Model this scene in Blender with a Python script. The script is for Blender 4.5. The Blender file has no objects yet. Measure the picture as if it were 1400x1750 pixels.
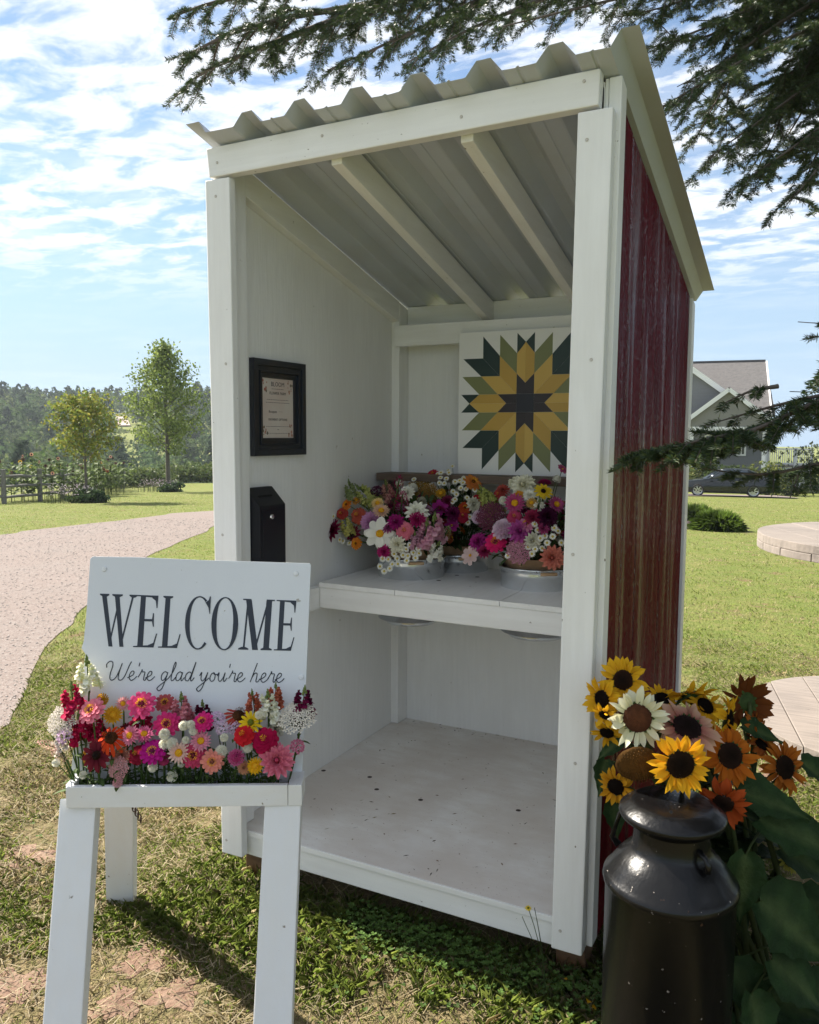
import bpy, bmesh, math, random
import numpy as np
from mathutils import Vector, Matrix
R = math.radians
rng = np.random.default_rng(7); random.seed(7)
S = bpy.context.scene; COL = S.collection

# ------------------------------------------------------------------ camera
CAM = np.array([1.7888, -2.0745, 1.531]); YAW, PIT, ROL, FPX = 0.4757, -0.0952, 0.0051, 1398.4
FW = np.array([-math.sin(YAW)*math.cos(PIT), math.cos(YAW)*math.cos(PIT), math.sin(PIT)])
_r = np.array([math.cos(YAW), math.sin(YAW), 0.]); _u = np.cross(_r, FW)
RT = math.cos(ROL)*_r + math.sin(ROL)*_u; UP = -math.sin(ROL)*_r + math.cos(ROL)*_u
HR = _r; HF = np.array([-math.sin(YAW), math.cos(YAW), 0.])
cd = bpy.data.cameras.new('camera'); cam = bpy.data.objects.new('camera', cd); COL.objects.link(cam)
cd.sensor_fit = 'HORIZONTAL'; cd.sensor_width = 36; cd.lens = 36*FPX/1400; cd.clip_start = .05; cd.clip_end = 6000
cam.matrix_world = Matrix(((RT[0], UP[0], -FW[0], CAM[0]), (RT[1], UP[1], -FW[1], CAM[1]), (RT[2], UP[2], -FW[2], CAM[2]), (0, 0, 0, 1)))
S.camera = cam

# ------------------------------------------------------------------ light
SUN_EL, SUN_AZ = R(41), R(-5)                      # shadows run along +X, a little towards -Y
ldir = Vector((math.cos(SUN_AZ)*math.cos(SUN_EL), math.sin(SUN_AZ)*math.cos(SUN_EL), -math.sin(SUN_EL)))
sd = bpy.data.lights.new('sun', 'SUN'); sd.energy = 4.7; sd.angle = R(.6); sd.color = (1, .93, .82)
sun = bpy.data.objects.new('sun', sd); COL.objects.link(sun); sun.rotation_euler = ldir.to_track_quat('-Z', 'Y').to_euler()
wd = bpy.data.worlds.new('World'); S.world = wd; wd.use_nodes = True
nt = wd.node_tree; N = nt.nodes; L = nt.links; N.clear()
def nd(t, **k):
    n = N.new(t)
    for a, v in k.items():
        if a == 'i':
            for key, val in v.items(): n.inputs[key].default_value = val
        else: setattr(n, a, v)
    return n
sky = nd('ShaderNodeTexSky', sky_type='NISHITA', sun_disc=False, sun_elevation=SUN_EL, sun_rotation=R(-83), air_density=1.0, dust_density=.05, ozone_density=1.6)
tc = nd('ShaderNodeTexCoord'); sep = nd('ShaderNodeSeparateXYZ'); L.new(tc.outputs['Generated'], sep.inputs[0])
def M_(op, a, b=None, c=None, clamp=False):
    n = nd('ShaderNodeMath', operation=op, use_clamp=clamp)
    for i, v in enumerate((a, b, c)):
        if v is None: continue
        if isinstance(v, (int, float)): n.inputs[i].default_value = v
        else: L.new(v, n.inputs[i])
    return n.outputs[0]
zc = M_('MAXIMUM', sep.outputs[2], .02); zz = M_('ADD', zc, .06)
cx_ = M_('DIVIDE', sep.outputs[0], zz); cy_ = M_('DIVIDE', sep.outputs[1], zz)
cmb = nd('ShaderNodeCombineXYZ'); L.new(cx_, cmb.inputs[0]); L.new(cy_, cmb.inputs[1])
mp = nd('ShaderNodeMapping', i={'Rotation': (0, 0, R(35)), 'Scale': (1.0, 1.5, 1), 'Location': (3.1, 1.7, 0)}); L.new(cmb.outputs[0], mp.inputs[0])
n1 = nd('ShaderNodeTexNoise', i={'Scale': 4.3, 'Detail': 8, 'Roughness': .60, 'Distortion': .35}); L.new(mp.outputs[0], n1.inputs[0])
n2 = nd('ShaderNodeTexNoise', i={'Scale': .45, 'Detail': 2, 'Roughness': .5}); L.new(mp.outputs[0], n2.inputs[0])
thin = nd('ShaderNodeTexNoise', i={'Scale': 1.3, 'Detail': 5, 'Roughness': .6}); L.new(mp.outputs[0], thin.inputs[0])
cov = M_('ADD', M_('MULTIPLY', n1.outputs[0], 1.0), M_('MULTIPLY', M_('SUBTRACT', n2.outputs[0], .5), .55))
mask = nd('ShaderNodeMapRange', interpolation_type='SMOOTHSTEP', i={'From Min': .37, 'From Max': .60}); L.new(cov, mask.inputs[0])
lowf = nd('ShaderNodeMapRange', interpolation_type='SMOOTHSTEP', i={'From Min': .125, 'From Max': .22}); L.new(sep.outputs[2], lowf.inputs[0])
thm = nd('ShaderNodeMapRange', interpolation_type='SMOOTHSTEP', i={'From Min': .42, 'From Max': .75, 'To Max': .5}); L.new(thin.outputs[0], thm.inputs[0])
cl = M_('MULTIPLY', mask.outputs[0], lowf.outputs[0])
cl = M_('MAXIMUM', cl, M_('MULTIPLY', thm.outputs[0], M_('MULTIPLY_ADD', lowf.outputs[0], .75, .25)))
shade = nd('ShaderNodeMapRange', i={'From Min': .5, 'From Max': .8, 'To Min': 1.0, 'To Max': .80}); L.new(cov, shade.inputs[0])
cc = nd('ShaderNodeMixRGB', blend_type='MULTIPLY', i={0: 1, 1: (7.0, 7.2, 7.5, 1)}); L.new(shade.outputs[0], cc.inputs[2])
hzf = nd('ShaderNodeMapRange', interpolation_type='SMOOTHSTEP', i={'From Min': 0, 'From Max': .34, 'To Min': .94, 'To Max': .12}); L.new(sep.outputs[2], hzf.inputs[0])
hzc = nd('ShaderNodeMixRGB', i={2: (3.0, 4.15, 5.5, 1)}); L.new(hzf.outputs[0], hzc.inputs[0]); L.new(sky.outputs[0], hzc.inputs[1])
mx = nd('ShaderNodeMixRGB'); L.new(M_('MULTIPLY', cl, .94), mx.inputs[0]); L.new(hzc.outputs[0], mx.inputs[1]); L.new(cc.outputs[0], mx.inputs[2])
bg = nd('ShaderNodeBackground', i={'Strength': .056}); L.new(mx.outputs[0], bg.inputs[0])
wo = nd('ShaderNodeOutputWorld'); L.new(bg.outputs[0], wo.inputs[0])
S.view_settings.view_transform = 'Standard'; S.view_settings.look = 'None'; S.view_settings.gamma = 1; S.view_settings.exposure = 1.58
S.cycles.max_bounces = 10; S.cycles.diffuse_bounces = 7; S.cycles.transparent_max_bounces = 8; S.cycles.use_denoising = True

# ------------------------------------------------------------------ helpers
def at(px, py, depth): return CAM + (FW + RT*(px-700)/FPX + UP*(875-py)/FPX)*depth
def on(px, py, ax, v):
    d = FW + RT*(px-700)/FPX + UP*(875-py)/FPX
    return CAM + d*((v-CAM[ax])/d[ax])
def terr(x, y):
    r = np.hypot(np.asarray(x)-CAM[0], np.asarray(y)-CAM[1])
    az = np.degrees(np.arctan2((np.asarray(x)-CAM[0])*HR[0]+(np.asarray(y)-CAM[1])*HR[1], (np.asarray(x)-CAM[0])*HF[0]+(np.asarray(y)-CAM[1])*HF[1]))
    h = -.04*np.clip(r-4, 0, 51)
    s = np.clip((14-az)/10, 0, 1)*np.clip((az+75)/20, 0, 1); s = s*s*(3-2*s)
    v = -.16*np.clip(r-62, 0, 48)
    t = np.clip((r-110)/200, 0, 1); v = v + 18.5*t*t*(3-2*t)
    v = v + 1.2*np.sin(az*.35)*np.clip((r-150)/150, 0, 1)
    return h + s*v + (1-s)*(-.01*np.clip(r-70, 0, 250))
def gnd(px, py):
    d = FW + RT*(px-700)/FPX + UP*(875-py)/FPX
    t = np.arange(.5, 90, .01); P = CAM + d*t[:, None]
    i = np.argmax(P[:, 2] < terr(P[:, 0], P[:, 1])); return P[i]
def fv(v): return tuple(float(a) for a in v)

def tag(o, label=None, cat=None, group=None, kind=None):
    if label: o['label'] = label
    if cat: o['category'] = cat
    if group: o['group'] = group
    if kind: o['kind'] = kind
    return o
def empty(name, loc, label, cat, group=None):
    o = bpy.data.objects.new(name, None); COL.objects.link(o); o.location = fv(loc); o.empty_display_size = .05
    return tag(o, label, cat, group)
def par(o, p):
    """Parent o (built in world space) to a thing whose Empty is only translated."""
    if p is not None:
        o.parent = p
        o.matrix_parent_inverse = Matrix.Translation(-Vector(p.location)) if p.parent is None else Matrix()
    return o
class MB:
    def __init__(s): s.v = []; s.f = []; s.c = []
    def add(s, v, f, c=None):
        b = len(s.v); s.v += [fv(p) for p in v]; s.f += [tuple(i+b for i in q) for q in f]
        if c is None: c = (1, 1, 1)
        if len(c) == 3 and isinstance(c[0], (int, float, np.floating)): s.c += [tuple(c)]*len(v)
        else: s.c += [tuple(k) for k in c]
        return s
    def hexa(s, k, c=None): return s.add(k, [(3, 2, 1, 0), (4, 5, 6, 7), (0, 1, 5, 4), (1, 2, 6, 5), (2, 3, 7, 6), (3, 0, 4, 7)], c)
    def box(s, a, b, c=None):
        (x0, y0, z0), (x1, y1, z1) = a, b
        return s.hexa([(x0, y0, z0), (x1, y0, z0), (x1, y1, z0), (x0, y1, z0), (x0, y0, z1), (x1, y0, z1), (x1, y1, z1), (x0, y1, z1)], c)
    def bar(s, p, q, w, t, side=(0, 0, 1), c=None):
        """a beam from p to q, w wide along side x axis, t thick along side"""
        p = np.array(p, float); q = np.array(q, float); a = q-p; a /= np.linalg.norm(a)
        n = np.array(side, float); n -= a*(n@a); n /= np.linalg.norm(n); b = np.cross(a, n)
        k = [p-b*w/2-n*t/2, p+b*w/2-n*t/2, p+b*w/2+n*t/2, p-b*w/2+n*t/2]
        return s.hexa(k+[v+(q-p) for v in k], c)
    def tube(s, P, rad, n=6, c=None, cap=True):
        P = [np.array(p, float) for p in P]; m = len(P)
        if isinstance(rad, (int, float)): rad = [rad]*m
        ref = np.array((0.31, .2, .93)); V = []; C = []
        for i in range(m):
            t = P[min(i+1, m-1)]-P[max(i-1, 0)]; t = t/(np.linalg.norm(t)+1e-9)
            a = np.cross(t, ref); 
            if np.linalg.norm(a) < .1: a = np.cross(t, np.array((1., 0, 0)))
            a /= np.linalg.norm(a); b = np.cross(t, a)
            for j in range(n):
                th = 2*math.pi*j/n; V.append(P[i]+rad[i]*(math.cos(th)*a+math.sin(th)*b))
                C.append(c if c is None or isinstance(c[0], (int, float, np.floating)) else c[i])
        F = [(i*n+j, i*n+(j+1) % n, (i+1)*n+(j+1) % n, (i+1)*n+j) for i in range(m-1) for j in range(n)]
        if cap: F += [tuple(range(n-1, -1, -1)), tuple((m-1)*n+j for j in range(n))]
        return s.add(V, F, None if c is None else C)
    def lathe(s, prof, n=32, o=(0, 0, 0), c=None, close=False, wob=None):
        V = []; m = len(prof)
        for i, (r, z) in enumerate(prof):
            for j in range(n):
                th = 2*math.pi*j/n; k = 1 if wob is None else 1+wob(th, i)
                V.append((o[0]+r*k*math.cos(th), o[1]+r*k*math.sin(th), o[2]+z))
        F = [(i*n+j, i*n+(j+1) % n, (i+1)*n+(j+1) % n, (i+1)*n+j) for i in range(m-1) for j in range(n)]
        if close: F += [tuple(range(n-1, -1, -1)), tuple((m-1)*n+j for j in range(n))]
        return s.add(V, F, c)
    def ball(s, o, r, n=6, c=None, sq=1):
        return s.lathe([(r*math.sin(math.pi*i/n), -r*sq*math.cos(math.pi*i/n)) for i in range(n+1)], n+2, o, c)
    def mesh(s, name, mat, smooth=False, bevel=0):
        me = bpy.data.meshes.new(name); me.from_pydata(s.v, [], s.f)
        at_ = me.attributes.new('Col', 'FLOAT_COLOR', 'POINT')
        at_.data.foreach_set('color', np.hstack([np.array(s.c, float).reshape(-1, 3), np.ones((len(s.c), 1))]).ravel())
        if bevel:
            bm = bmesh.new(); bm.from_mesh(me); bmesh.ops.bevel(bm, geom=bm.edges[:], offset=bevel, segments=2, affect='EDGES', profile=.6); bm.to_mesh(me); bm.free()
        if mat: me.materials.append(mat)
        if smooth: me.polygons.foreach_set('use_smooth', [True]*len(me.polygons))
        return me
    def build(s, name, mat, parent=None, smooth=False, bevel=0):
        o = bpy.data.objects.new(name, s.mesh(name, mat, smooth, bevel)); COL.objects.link(o)
        return par(o, parent)
def npmesh(name, V, F, C, mat, parent=None, smooth=False):
    me = bpy.data.meshes.new(name); V = np.asarray(V, np.float32).reshape(-1, 3); F = np.asarray(F, np.int32); k = F.shape[1]
    me.vertices.add(len(V)); me.vertices.foreach_set('co', V.ravel()); me.loops.add(F.size); me.loops.foreach_set('vertex_index', F.ravel())
    me.polygons.add(len(F)); me.polygons.foreach_set('loop_start', np.arange(0, F.size, k, dtype=np.int32)); me.polygons.foreach_set('loop_total', np.full(len(F), k, np.int32))
    if smooth: me.polygons.foreach_set('use_smooth', np.ones(len(F), bool))
    me.update(calc_edges=True)
    if C is not None:
        a = me.attributes.new('Col', 'FLOAT_COLOR', 'POINT'); a.data.foreach_set('color', np.hstack([np.asarray(C, np.float32).reshape(-1, 3), np.ones((len(V), 1), np.float32)]).ravel())
    me.materials.append(mat); o = bpy.data.objects.new(name, me); COL.objects.link(o); return par(o, parent)
def smooth_noise(x, y, sc, seed=0):
    """cheap value noise on arrays"""
    x = np.asarray(x)*sc; y = np.asarray(y)*sc; xi = np.floor(x).astype(int); yi = np.floor(y).astype(int); fx = x-xi; fy = y-yi
    fx = fx*fx*(3-2*fx); fy = fy*fy*(3-2*fy)
    def hsh(a, b):
        n = (a*374761393 + b*668265263 + seed*974711) & 0x7fffffff
        n = ((n ^ (n >> 13))*1274126177) & 0x7fffffff
        return ((n ^ (n >> 16)) & 0xffff)/65535.
    return (hsh(xi, yi)*(1-fx)+hsh(xi+1, yi)*fx)*(1-fy)+(hsh(xi, yi+1)*(1-fx)+hsh(xi+1, yi+1)*fx)*fy

# ------------------------------------------------------------------ materials
def mat(name, base=(.5, .5, .5), rough=.5, metal=0, var=None, bump=None, spots=None, streak=None, coat=0, spec=.5, attr=False, trans=0, coords='Object'):
    """var=(scale3, colour2, amount) noise mix; bump=(scale3, strength, dist); spots=(scale, lo, hi, colour)"""
    m = bpy.data.materials.new(name); m.use_nodes = True; t = m.node_tree; p = t.nodes['Principled BSDF']; out = t.nodes['Material Output']
    p.inputs['Roughness'].default_value = rough; p.inputs['Metallic'].default_value = metal; p.inputs['Coat Weight'].default_value = coat; p.inputs['Specular IOR Level'].default_value = spec
    tcn = t.nodes.new('ShaderNodeTexCoord')
    def noise(sc, detail=5, rgh=.6, dist=0):
        mpn = t.nodes.new('ShaderNodeMapping'); t.links.new(tcn.outputs[coords], mpn.inputs[0])
        if isinstance(sc, (int, float)): sc = (sc, sc, sc)
        mpn.inputs['Scale'].default_value = sc
        n = t.nodes.new('ShaderNodeTexNoise'); n.inputs['Scale'].default_value = 1; n.inputs['Detail'].default_value = detail; n.inputs['Roughness'].default_value = rgh; n.inputs['Distortion'].default_value = dist
        t.links.new(mpn.outputs[0], n.inputs[0]); return n.outputs[0]
    if attr:
        a = t.nodes.new('ShaderNodeAttribute'); a.attribute_name = 'Col'; col = a.outputs['Color']
    else:
        c = t.nodes.new('ShaderNodeRGB'); c.outputs[0].default_value = (*base, 1); col = c.outputs[0]
    def mixc(fac, col, c2, mode='MIX'):
        x = t.nodes.new('ShaderNodeMixRGB'); x.blend_type = mode; t.links.new(fac, x.inputs[0]); t.links.new(col, x.inputs[1]); x.inputs[2].default_value = (*c2, 1); return x.outputs[0]
    def rng_(v, lo, hi, o0=0, o1=1):
        r = t.nodes.new('ShaderNodeMapRange'); r.interpolation_type = 'SMOOTHSTEP'; t.links.new(v, r.inputs[0])
        for i, k in enumerate((lo, hi, o0, o1)): r.inputs[i+1].default_value = k
        return r.outputs[0]
    for vv in ([] if var is None else var if isinstance(var, list) else [var]):
        col = mixc(rng_(noise(vv[0]), .3, .7, 0, vv[2]), col, vv[1])
    for sp in ([] if spots is None else spots if isinstance(spots, list) else [spots]):
        col = mixc(rng_(noise(sp[0], 3, .55), sp[1], sp[2]), col, sp[3])
    t.links.new(col, p.inputs['Base Color'])
    last = None
    for bb in ([] if bump is None else bump if isinstance(bump, list) else [bump]):
        b = t.nodes.new('ShaderNodeBump'); b.inputs['Strength'].default_value = bb[1]; b.inputs['Distance'].default_value = bb[2]
        t.links.new(noise(bb[0], bb[3] if len(bb) > 3 else 4), b.inputs['Height'])
        if last is not None: t.links.new(last, b.inputs['Normal'])
        last = b.outputs[0]
    if last is not None: t.links.new(last, p.inputs['Normal'])
    if trans:
        tr = t.nodes.new('ShaderNodeBsdfTranslucent'); t.links.new(col, tr.inputs[0]); ms = t.nodes.new('ShaderNodeMixShader'); ms.inputs[0].default_value = trans
        t.links.new(p.outputs[0], ms.inputs[1]); t.links.new(tr.outputs[0], ms.inputs[2]); t.links.new(ms.outputs[0], out.inputs[0])
    return m
W8 = (.83, .83, .81); DIRT = (.52, .49, .43); CHIP = (.22, .19, .15)
def whitewood(name, ax, dirt=.35, chip=.73, base=W8):
    st = {'x': (6, 70, 70), 'y': (70, 6, 70), 'z': (70, 70, 6)}[ax]
    return mat(name, base, .48, var=[((2.2, 2.2, 2.2), DIRT, dirt*.5), (tuple(k*.5 for k in st), (.70, .69, .66), .5)], bump=[(st, .16, .004), (9, .08, .01)], spots=[(38, chip, chip+.03, CHIP), (95, .735, .76, (.30, .28, .25))])
M_wx = whitewood('white_paint_x', 'x'); M_wz = whitewood('white_paint_z', 'z'); M_wy = whitewood('white_paint_y', 'y')
M_ply = mat('white_plywood', (.82, .82, .80), .55, var=[((3, 3, 1.2), (.70, .695, .665), .55), ((60, 60, 5), (.73, .725, .70), .5)], bump=[((120, 120, 9), .35, .004), (14, .10, .01)], spots=(42, .745, .77, (.42, .38, .32)))
M_floor = mat('white_floor', (.80, .79, .765), .42, var=[(2.2, (.56, .49, .43), .7), ((9, 22, 9), (.60, .54, .48), .5)], bump=[((12, 60, 60), .15, .004)], spots=[(58, .69, .74, (.36, .27, .20)), (150, .70, .73, (.20, .15, .11))])
M_red = mat('barn_red', (.135, .006, .013), .9, var=((26, 26, 2.2), (.070, .004, .008), .8), bump=[((230, 230, 38), 1.0, .005, 4), ((40, 40, 2), .8, .008)], spec=0)
def _gloss(m):
    t = m.node_tree; p = t.nodes['Principled BSDF']; out = t.nodes['Material Output']; g = t.nodes.new('ShaderNodeBsdfGlossy'); g.inputs['Roughness'].default_value = .22
    t.links.new(p.inputs['Normal'].links[0].from_socket, g.inputs['Normal']); c = t.nodes.new('ShaderNodeTexCoord')
    def nz(sc, lo, hi, o1):
        k = t.nodes.new('ShaderNodeMapping'); k.inputs['Scale'].default_value = sc; t.links.new(c.outputs['Object'], k.inputs[0]); n = t.nodes.new('ShaderNodeTexNoise'); n.inputs['Scale'].default_value = 1; n.inputs['Detail'].default_value = 4; t.links.new(k.outputs[0], n.inputs[0])
        r = t.nodes.new('ShaderNodeMapRange'); r.inputs[1].default_value = lo; r.inputs[2].default_value = hi; r.inputs[4].default_value = o1; t.links.new(n.outputs[0], r.inputs[0]); return r.outputs[0]
    a = nz((300, 300, 60), .48, .74, .20); b = nz((14, 14, 1.2), .48, .66, .16); ad = t.nodes.new('ShaderNodeMath'); t.links.new(a, ad.inputs[0]); t.links.new(b, ad.inputs[1]); a2 = t.nodes.new('ShaderNodeMath'); t.links.new(ad.outputs[0], a2.inputs[0]); a2.inputs[1].default_value = .015
    x = t.nodes.new('ShaderNodeMixShader'); t.links.new(a2.outputs[0], x.inputs[0]); t.links.new(p.outputs[0], x.inputs[1]); t.links.new(g.outputs[0], x.inputs[2]); t.links.new(x.outputs[0], out.inputs[0])
_gloss(M_red)
M_roof = mat('roof_steel', (.47, .51, .57), .42, .0, var=(5, (.44, .455, .47), .6), bump=(3, .05, .02))
M_zinc = mat('galvanised', (.78, .80, .81), .25, 1, var=(7, (.58, .61, .63), .7), bump=(30, .06, .005))
M_wood_p = mat('pressure_wood', (.16, .085, .035), .7, var=((8, 8, 60), (.08, .04, .02), .7), bump=((60, 60, 8), .4, .005))
M_brown = mat('stained_plank', (.13, .085, .055), .6, var=((8, 60, 60), (.075, .05, .035), .8), bump=((6, 90, 90), .3, .004))
M_handle = mat('turned_handle', (.55, .36, .20), .45, var=((60, 12, 12), (.42, .25, .12), .6))
M_kraft = mat('kraft_paper', (.42, .27, .16), .8, var=(30, (.34, .21, .12), .6), bump=(18, .5, .01), trans=.15)
M_black = mat('black_metal', (.008, .009, .014), .33, .1, bump=(160, .08, .002))
M_frame = mat('black_frame', (.010, .014, .024), .28, 0, var=((3, 3, 40), (.02, .02, .025), .3), coat=.3)
M_chrome = mat('chrome', (.8, .8, .8), .12, 1)
M_glass_f = mat('picture_glass', (.5, .5, .5), .05)
M_vinyl = mat('vinyl_lettering', (.012, .018, .030), .4)
M_can = mat('black_enamel', (.0028, .0028, .0032), .27, .0, var=((26, 26, 2.5), (.014, .012, .010), .18), bump=[(150, .25, .0012), ((9, 9, 3), .22, .02)], spots=[(75, .715, .74, (.30, .27, .24)), ((60, 60, 8), .72, .78, (.04, .032, .025)), (22, .73, .75, (.05, .028, .018))], coat=.0, spec=.36)
M_plant = mat('plant', attr=True, rough=.6, trans=.36, spec=.18)
M_petal = mat('petal', attr=True, rough=.7, trans=.28, spec=.07)
M_disc = mat('seed_disc', attr=True, rough=.95, spec=.08)
M_grass = mat('grass_blade', attr=True, rough=.6, trans=.42, spec=.3)
M_forest = mat('forest_leaf', attr=True, rough=.9, trans=.3, spec=.05)
M_bark = mat('bark', (.075, .055, .042), .85, var=(14, (.12, .10, .085), .8), bump=((30, 30, 12), .8, .01))
M_needle = mat('needle', attr=True, rough=.42, trans=.16, spec=.4)
M_col = mat('coloured', attr=True, rough=.6)
M_spool = mat('grey_planks', (.245, .21, .185), .75, var=[((3, 45, 20), (.13, .112, .10), .85), (2, (.29, .245, .21), .5)], bump=((6, 90, 60), .5, .004), spots=(25, .70, .76, (.12, .10, .09)))
M_rail = mat('weathered_rail', (.19, .18, .165), .85, var=(9, (.12, .11, .10), .7), bump=(30, .5, .01))

# ------------------------------------------------------------------ ground
def ground_material():
    m = bpy.data.materials.new('lawn_ground'); m.use_nodes = True; t = m.node_tree; p = t.nodes['Principled BSDF']; p.inputs['Roughness'].default_value = .9
    p.inputs['Specular IOR Level'].default_value = .1
    g = t.nodes.new('ShaderNodeNewGeometry')
    def nz(sc, d=6, r=.62):
        n = t.nodes.new('ShaderNodeTexNoise'); n.inputs['Scale'].default_value = sc; n.inputs['Detail'].default_value = d; n.inputs['Roughness'].default_value = r; t.links.new(g.outputs['Position'], n.inputs[0]); return n.outputs[0]
    def rg(v, a, b, o1=1):
        r = t.nodes.new('ShaderNodeMapRange'); r.inputs[1].default_value = a; r.inputs[2].default_value = b; r.inputs[4].default_value = o1; t.links.new(v, r.inputs[0]); return r.outputs[0]
    def mx(f, a, b):
        x = t.nodes.new('ShaderNodeMixRGB'); t.links.new(f, x.inputs[0])
        for i, k in ((1, a), (2, b)):
            if isinstance(k, tuple): x.inputs[i].default_value = (*k, 1)
            else: t.links.new(k, x.inputs[i])
        return x.outputs[0]
    c = mx(rg(nz(60, 3), .35, .65), (.10, .145, .026), (.19, .22, .06))
    c = mx(rg(nz(7), .40, .68, .75), c, (.25, .215, .088))
    c = mx(rg(nz(1.1, 4), .42, .62, .55), c, (.145, .185, .044))
    c = mx(rg(nz(.22, 3), .5, .7, .45), c, (.20, .20, .065))
    c = mx(rg(nz(2.3, 5), .60, .70, .8), c, (.20, .125, .080))
    vd = t.nodes.new('ShaderNodeVectorMath'); vd.operation = 'DISTANCE'; vd.inputs[1].default_value = (.4, -.6, 0); t.links.new(g.outputs['Position'], vd.inputs[0]); th_ = mx(rg(nz(30, 4), .4, .62), (.165, .135, .068), (.215, .150, .095))
    c = mx(rg(vd.outputs['Value'], 4.5, 1.8, .85), c, th_)
    t.links.new(c, p.inputs['Base Color'])
    b = t.nodes.new('ShaderNodeBump'); b.inputs['Strength'].default_value = .9; b.inputs['Distance'].default_value = .05; t.links.new(nz(45, 4), b.inputs['Height']); t.links.new(b.outputs[0], p.inputs['Normal'])
    return m
M_lawn = ground_material()
rr = np.concatenate([np.arange(0, 6, .4), np.arange(6, 60, 1.5), np.arange(60, 330, 7), [340, 380, 430, 500]]); na = 200
RR, AA = np.meshgrid(rr, np.linspace(0, 2*math.pi, na, endpoint=False), indexing='ij')
gx = CAM[0]+RR*np.cos(AA); gy = CAM[1]+RR*np.sin(AA); V = np.stack([gx, gy, terr(gx, gy)], -1).reshape(-1, 3)
I, J = np.meshgrid(np.arange(len(rr)-1), np.arange(na), indexing='ij'); J2 = (J+1) % na
Fq = np.stack([I*na+J, (I+1)*na+J, (I+1)*na+J2, I*na+J2], -1).reshape(-1, 4)
tag(npmesh('lawn_ground', V, Fq, None, M_lawn, smooth=True), kind='structure')
# gravel drive
near = np.array([(-.2, -6), (-.9, -2.2), (-1.6, -.5), (-2.1, .7), (-2.9, 1.55), (-4.6, 3.46), (-7.7, 7.6), (-11, 12.9), (-13.2, 19), (-13.3, 24)])
far = np.array([(-8, -9), (-9, -4), (-10.2, 0), (-11.3, 3), (-12.2, 5.5), (-12.9, 7.4), (-13.8, 9.8), (-14.9, 14), (-15.6, 18.6), (-15.9, 24.5)])
def resamp(P, n):
    d = np.r_[0, np.cumsum(np.hypot(*np.diff(P, axis=0).T))]; t = np.linspace(0, d[-1], n); return np.stack([np.interp(t, d, P[:, 0]), np.interp(t, d, P[:, 1])], -1)
na_, nb_ = 160, 24
idx = np.linspace(0, len(near)-1, na_); nn = np.stack([np.interp(idx, range(len(near)), near[:, k]) for k in (0, 1)], -1); ff = np.stack([np.interp(idx, range(len(far)), far[:, k]) for k in (0, 1)], -1)
wn = (smooth_noise(idx, 0*idx, 2.1, 3)-.5)*.22+(smooth_noise(idx, 0*idx, 6, 5)-.5)*.06; nn += np.stack([wn*.8, wn*.5], -1)*np.clip(np.hypot(*(nn-CAM[:2]).T)/8, .5, 1.5)[:, None]; ff += ((smooth_noise(idx, 0*idx, 4, 9)-.5)*.5)[:, None]
tt = np.linspace(0, 1, nb_)[None, :, None]; D2 = nn[:, None]*(1-tt)+ff[:, None]*tt
V = np.dstack([D2, terr(D2[..., 0], D2[..., 1])+.006]).reshape(-1, 3)
I, J = np.meshgrid(np.arange(na_-1), np.arange(nb_-1), indexing='ij'); Fq = np.stack([I*nb_+J, I*nb_+J+1, (I+1)*nb_+J+1, (I+1)*nb_+J], -1).reshape(-1, 4)
M_gravel = mat('gravel_drive', (.185, .156, .140), .95, var=[(.5, (.17, .128, .108), .8), (1.3, (.20, .15, .13), .6), (75, (.27, .245, .23), .8), (28, (.15, .112, .098), .6)], bump=[(110, .45, .008, 3), (4, .3, .05, 3)], spec=.12, spots=(120, .62, .7, (.40, .375, .355)))
tag(npmesh('gravel_drive', V, Fq, None, M_gravel, smooth=True), kind='structure')
def in_drive(x, y):
    """inside the drive polygon"""
    P = np.vstack([nn, ff[::-1]]); x = np.asarray(x); y = np.asarray(y); c = np.zeros(x.shape, bool); j = len(P)-1
    for i in range(len(P)):
        k = ((P[i, 1] > y) != (P[j, 1] > y)) & (x < (P[j, 0]-P[i, 0])*(y-P[i, 1])/(P[j, 1]-P[i, 1]+1e-12)+P[i, 0]); c ^= k; j = i
    return c
# loose stones on the near part of the drive
n = 26000; r = 4.4+18*rng.random(n)**1.5; a = R(90)+YAW+R(1)*rng.uniform(2, 32, n); x = CAM[0]+r*np.cos(a); y = CAM[1]+r*np.sin(a); k = in_drive(x, y); x = x[k]; y = y[k]; r = r[k]; n = len(x)
sz = (.0025+.0075*rng.random(n)**2.5)*(.7+r/12); oc = np.array([(1, 0, 0), (0, 1, 0), (-1, 0, 0), (0, -1, 0), (0, 0, .7), (0, 0, -.7)]); of = np.array([(0, 1, 4), (1, 2, 4), (2, 3, 4), (3, 0, 4), (1, 0, 5), (2, 1, 5), (3, 2, 5), (0, 3, 5)])
th = rng.random(n)*6.28; P = np.einsum('nk,k->nk', np.ones((n, 3)), np.ones(3)); o3 = oc[None]*sz[:, None, None]*rng.uniform(.6, 1.2, (n, 6, 1))
ox = o3[..., 0]*np.cos(th)[:, None]-o3[..., 1]*np.sin(th)[:, None]; oy = o3[..., 0]*np.sin(th)[:, None]+o3[..., 1]*np.cos(th)[:, None]
V = np.stack([x[:, None]+ox, y[:, None]+oy, terr(x, y)[:, None]+.007+o3[..., 2]], -1).reshape(-1, 3); Fq = (of[None]+6*np.arange(n)[:, None, None]).reshape(-1, 3)
C = np.repeat(np.array([(.205, .178, .162)])*(.55+.95*rng.random((n, 1))), 6, 0); tag(npmesh('gravel_stones', V, Fq, C, M_col), 'loose pinkish gravel stones scattered over the drive', 'gravel', kind='stuff')

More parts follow.
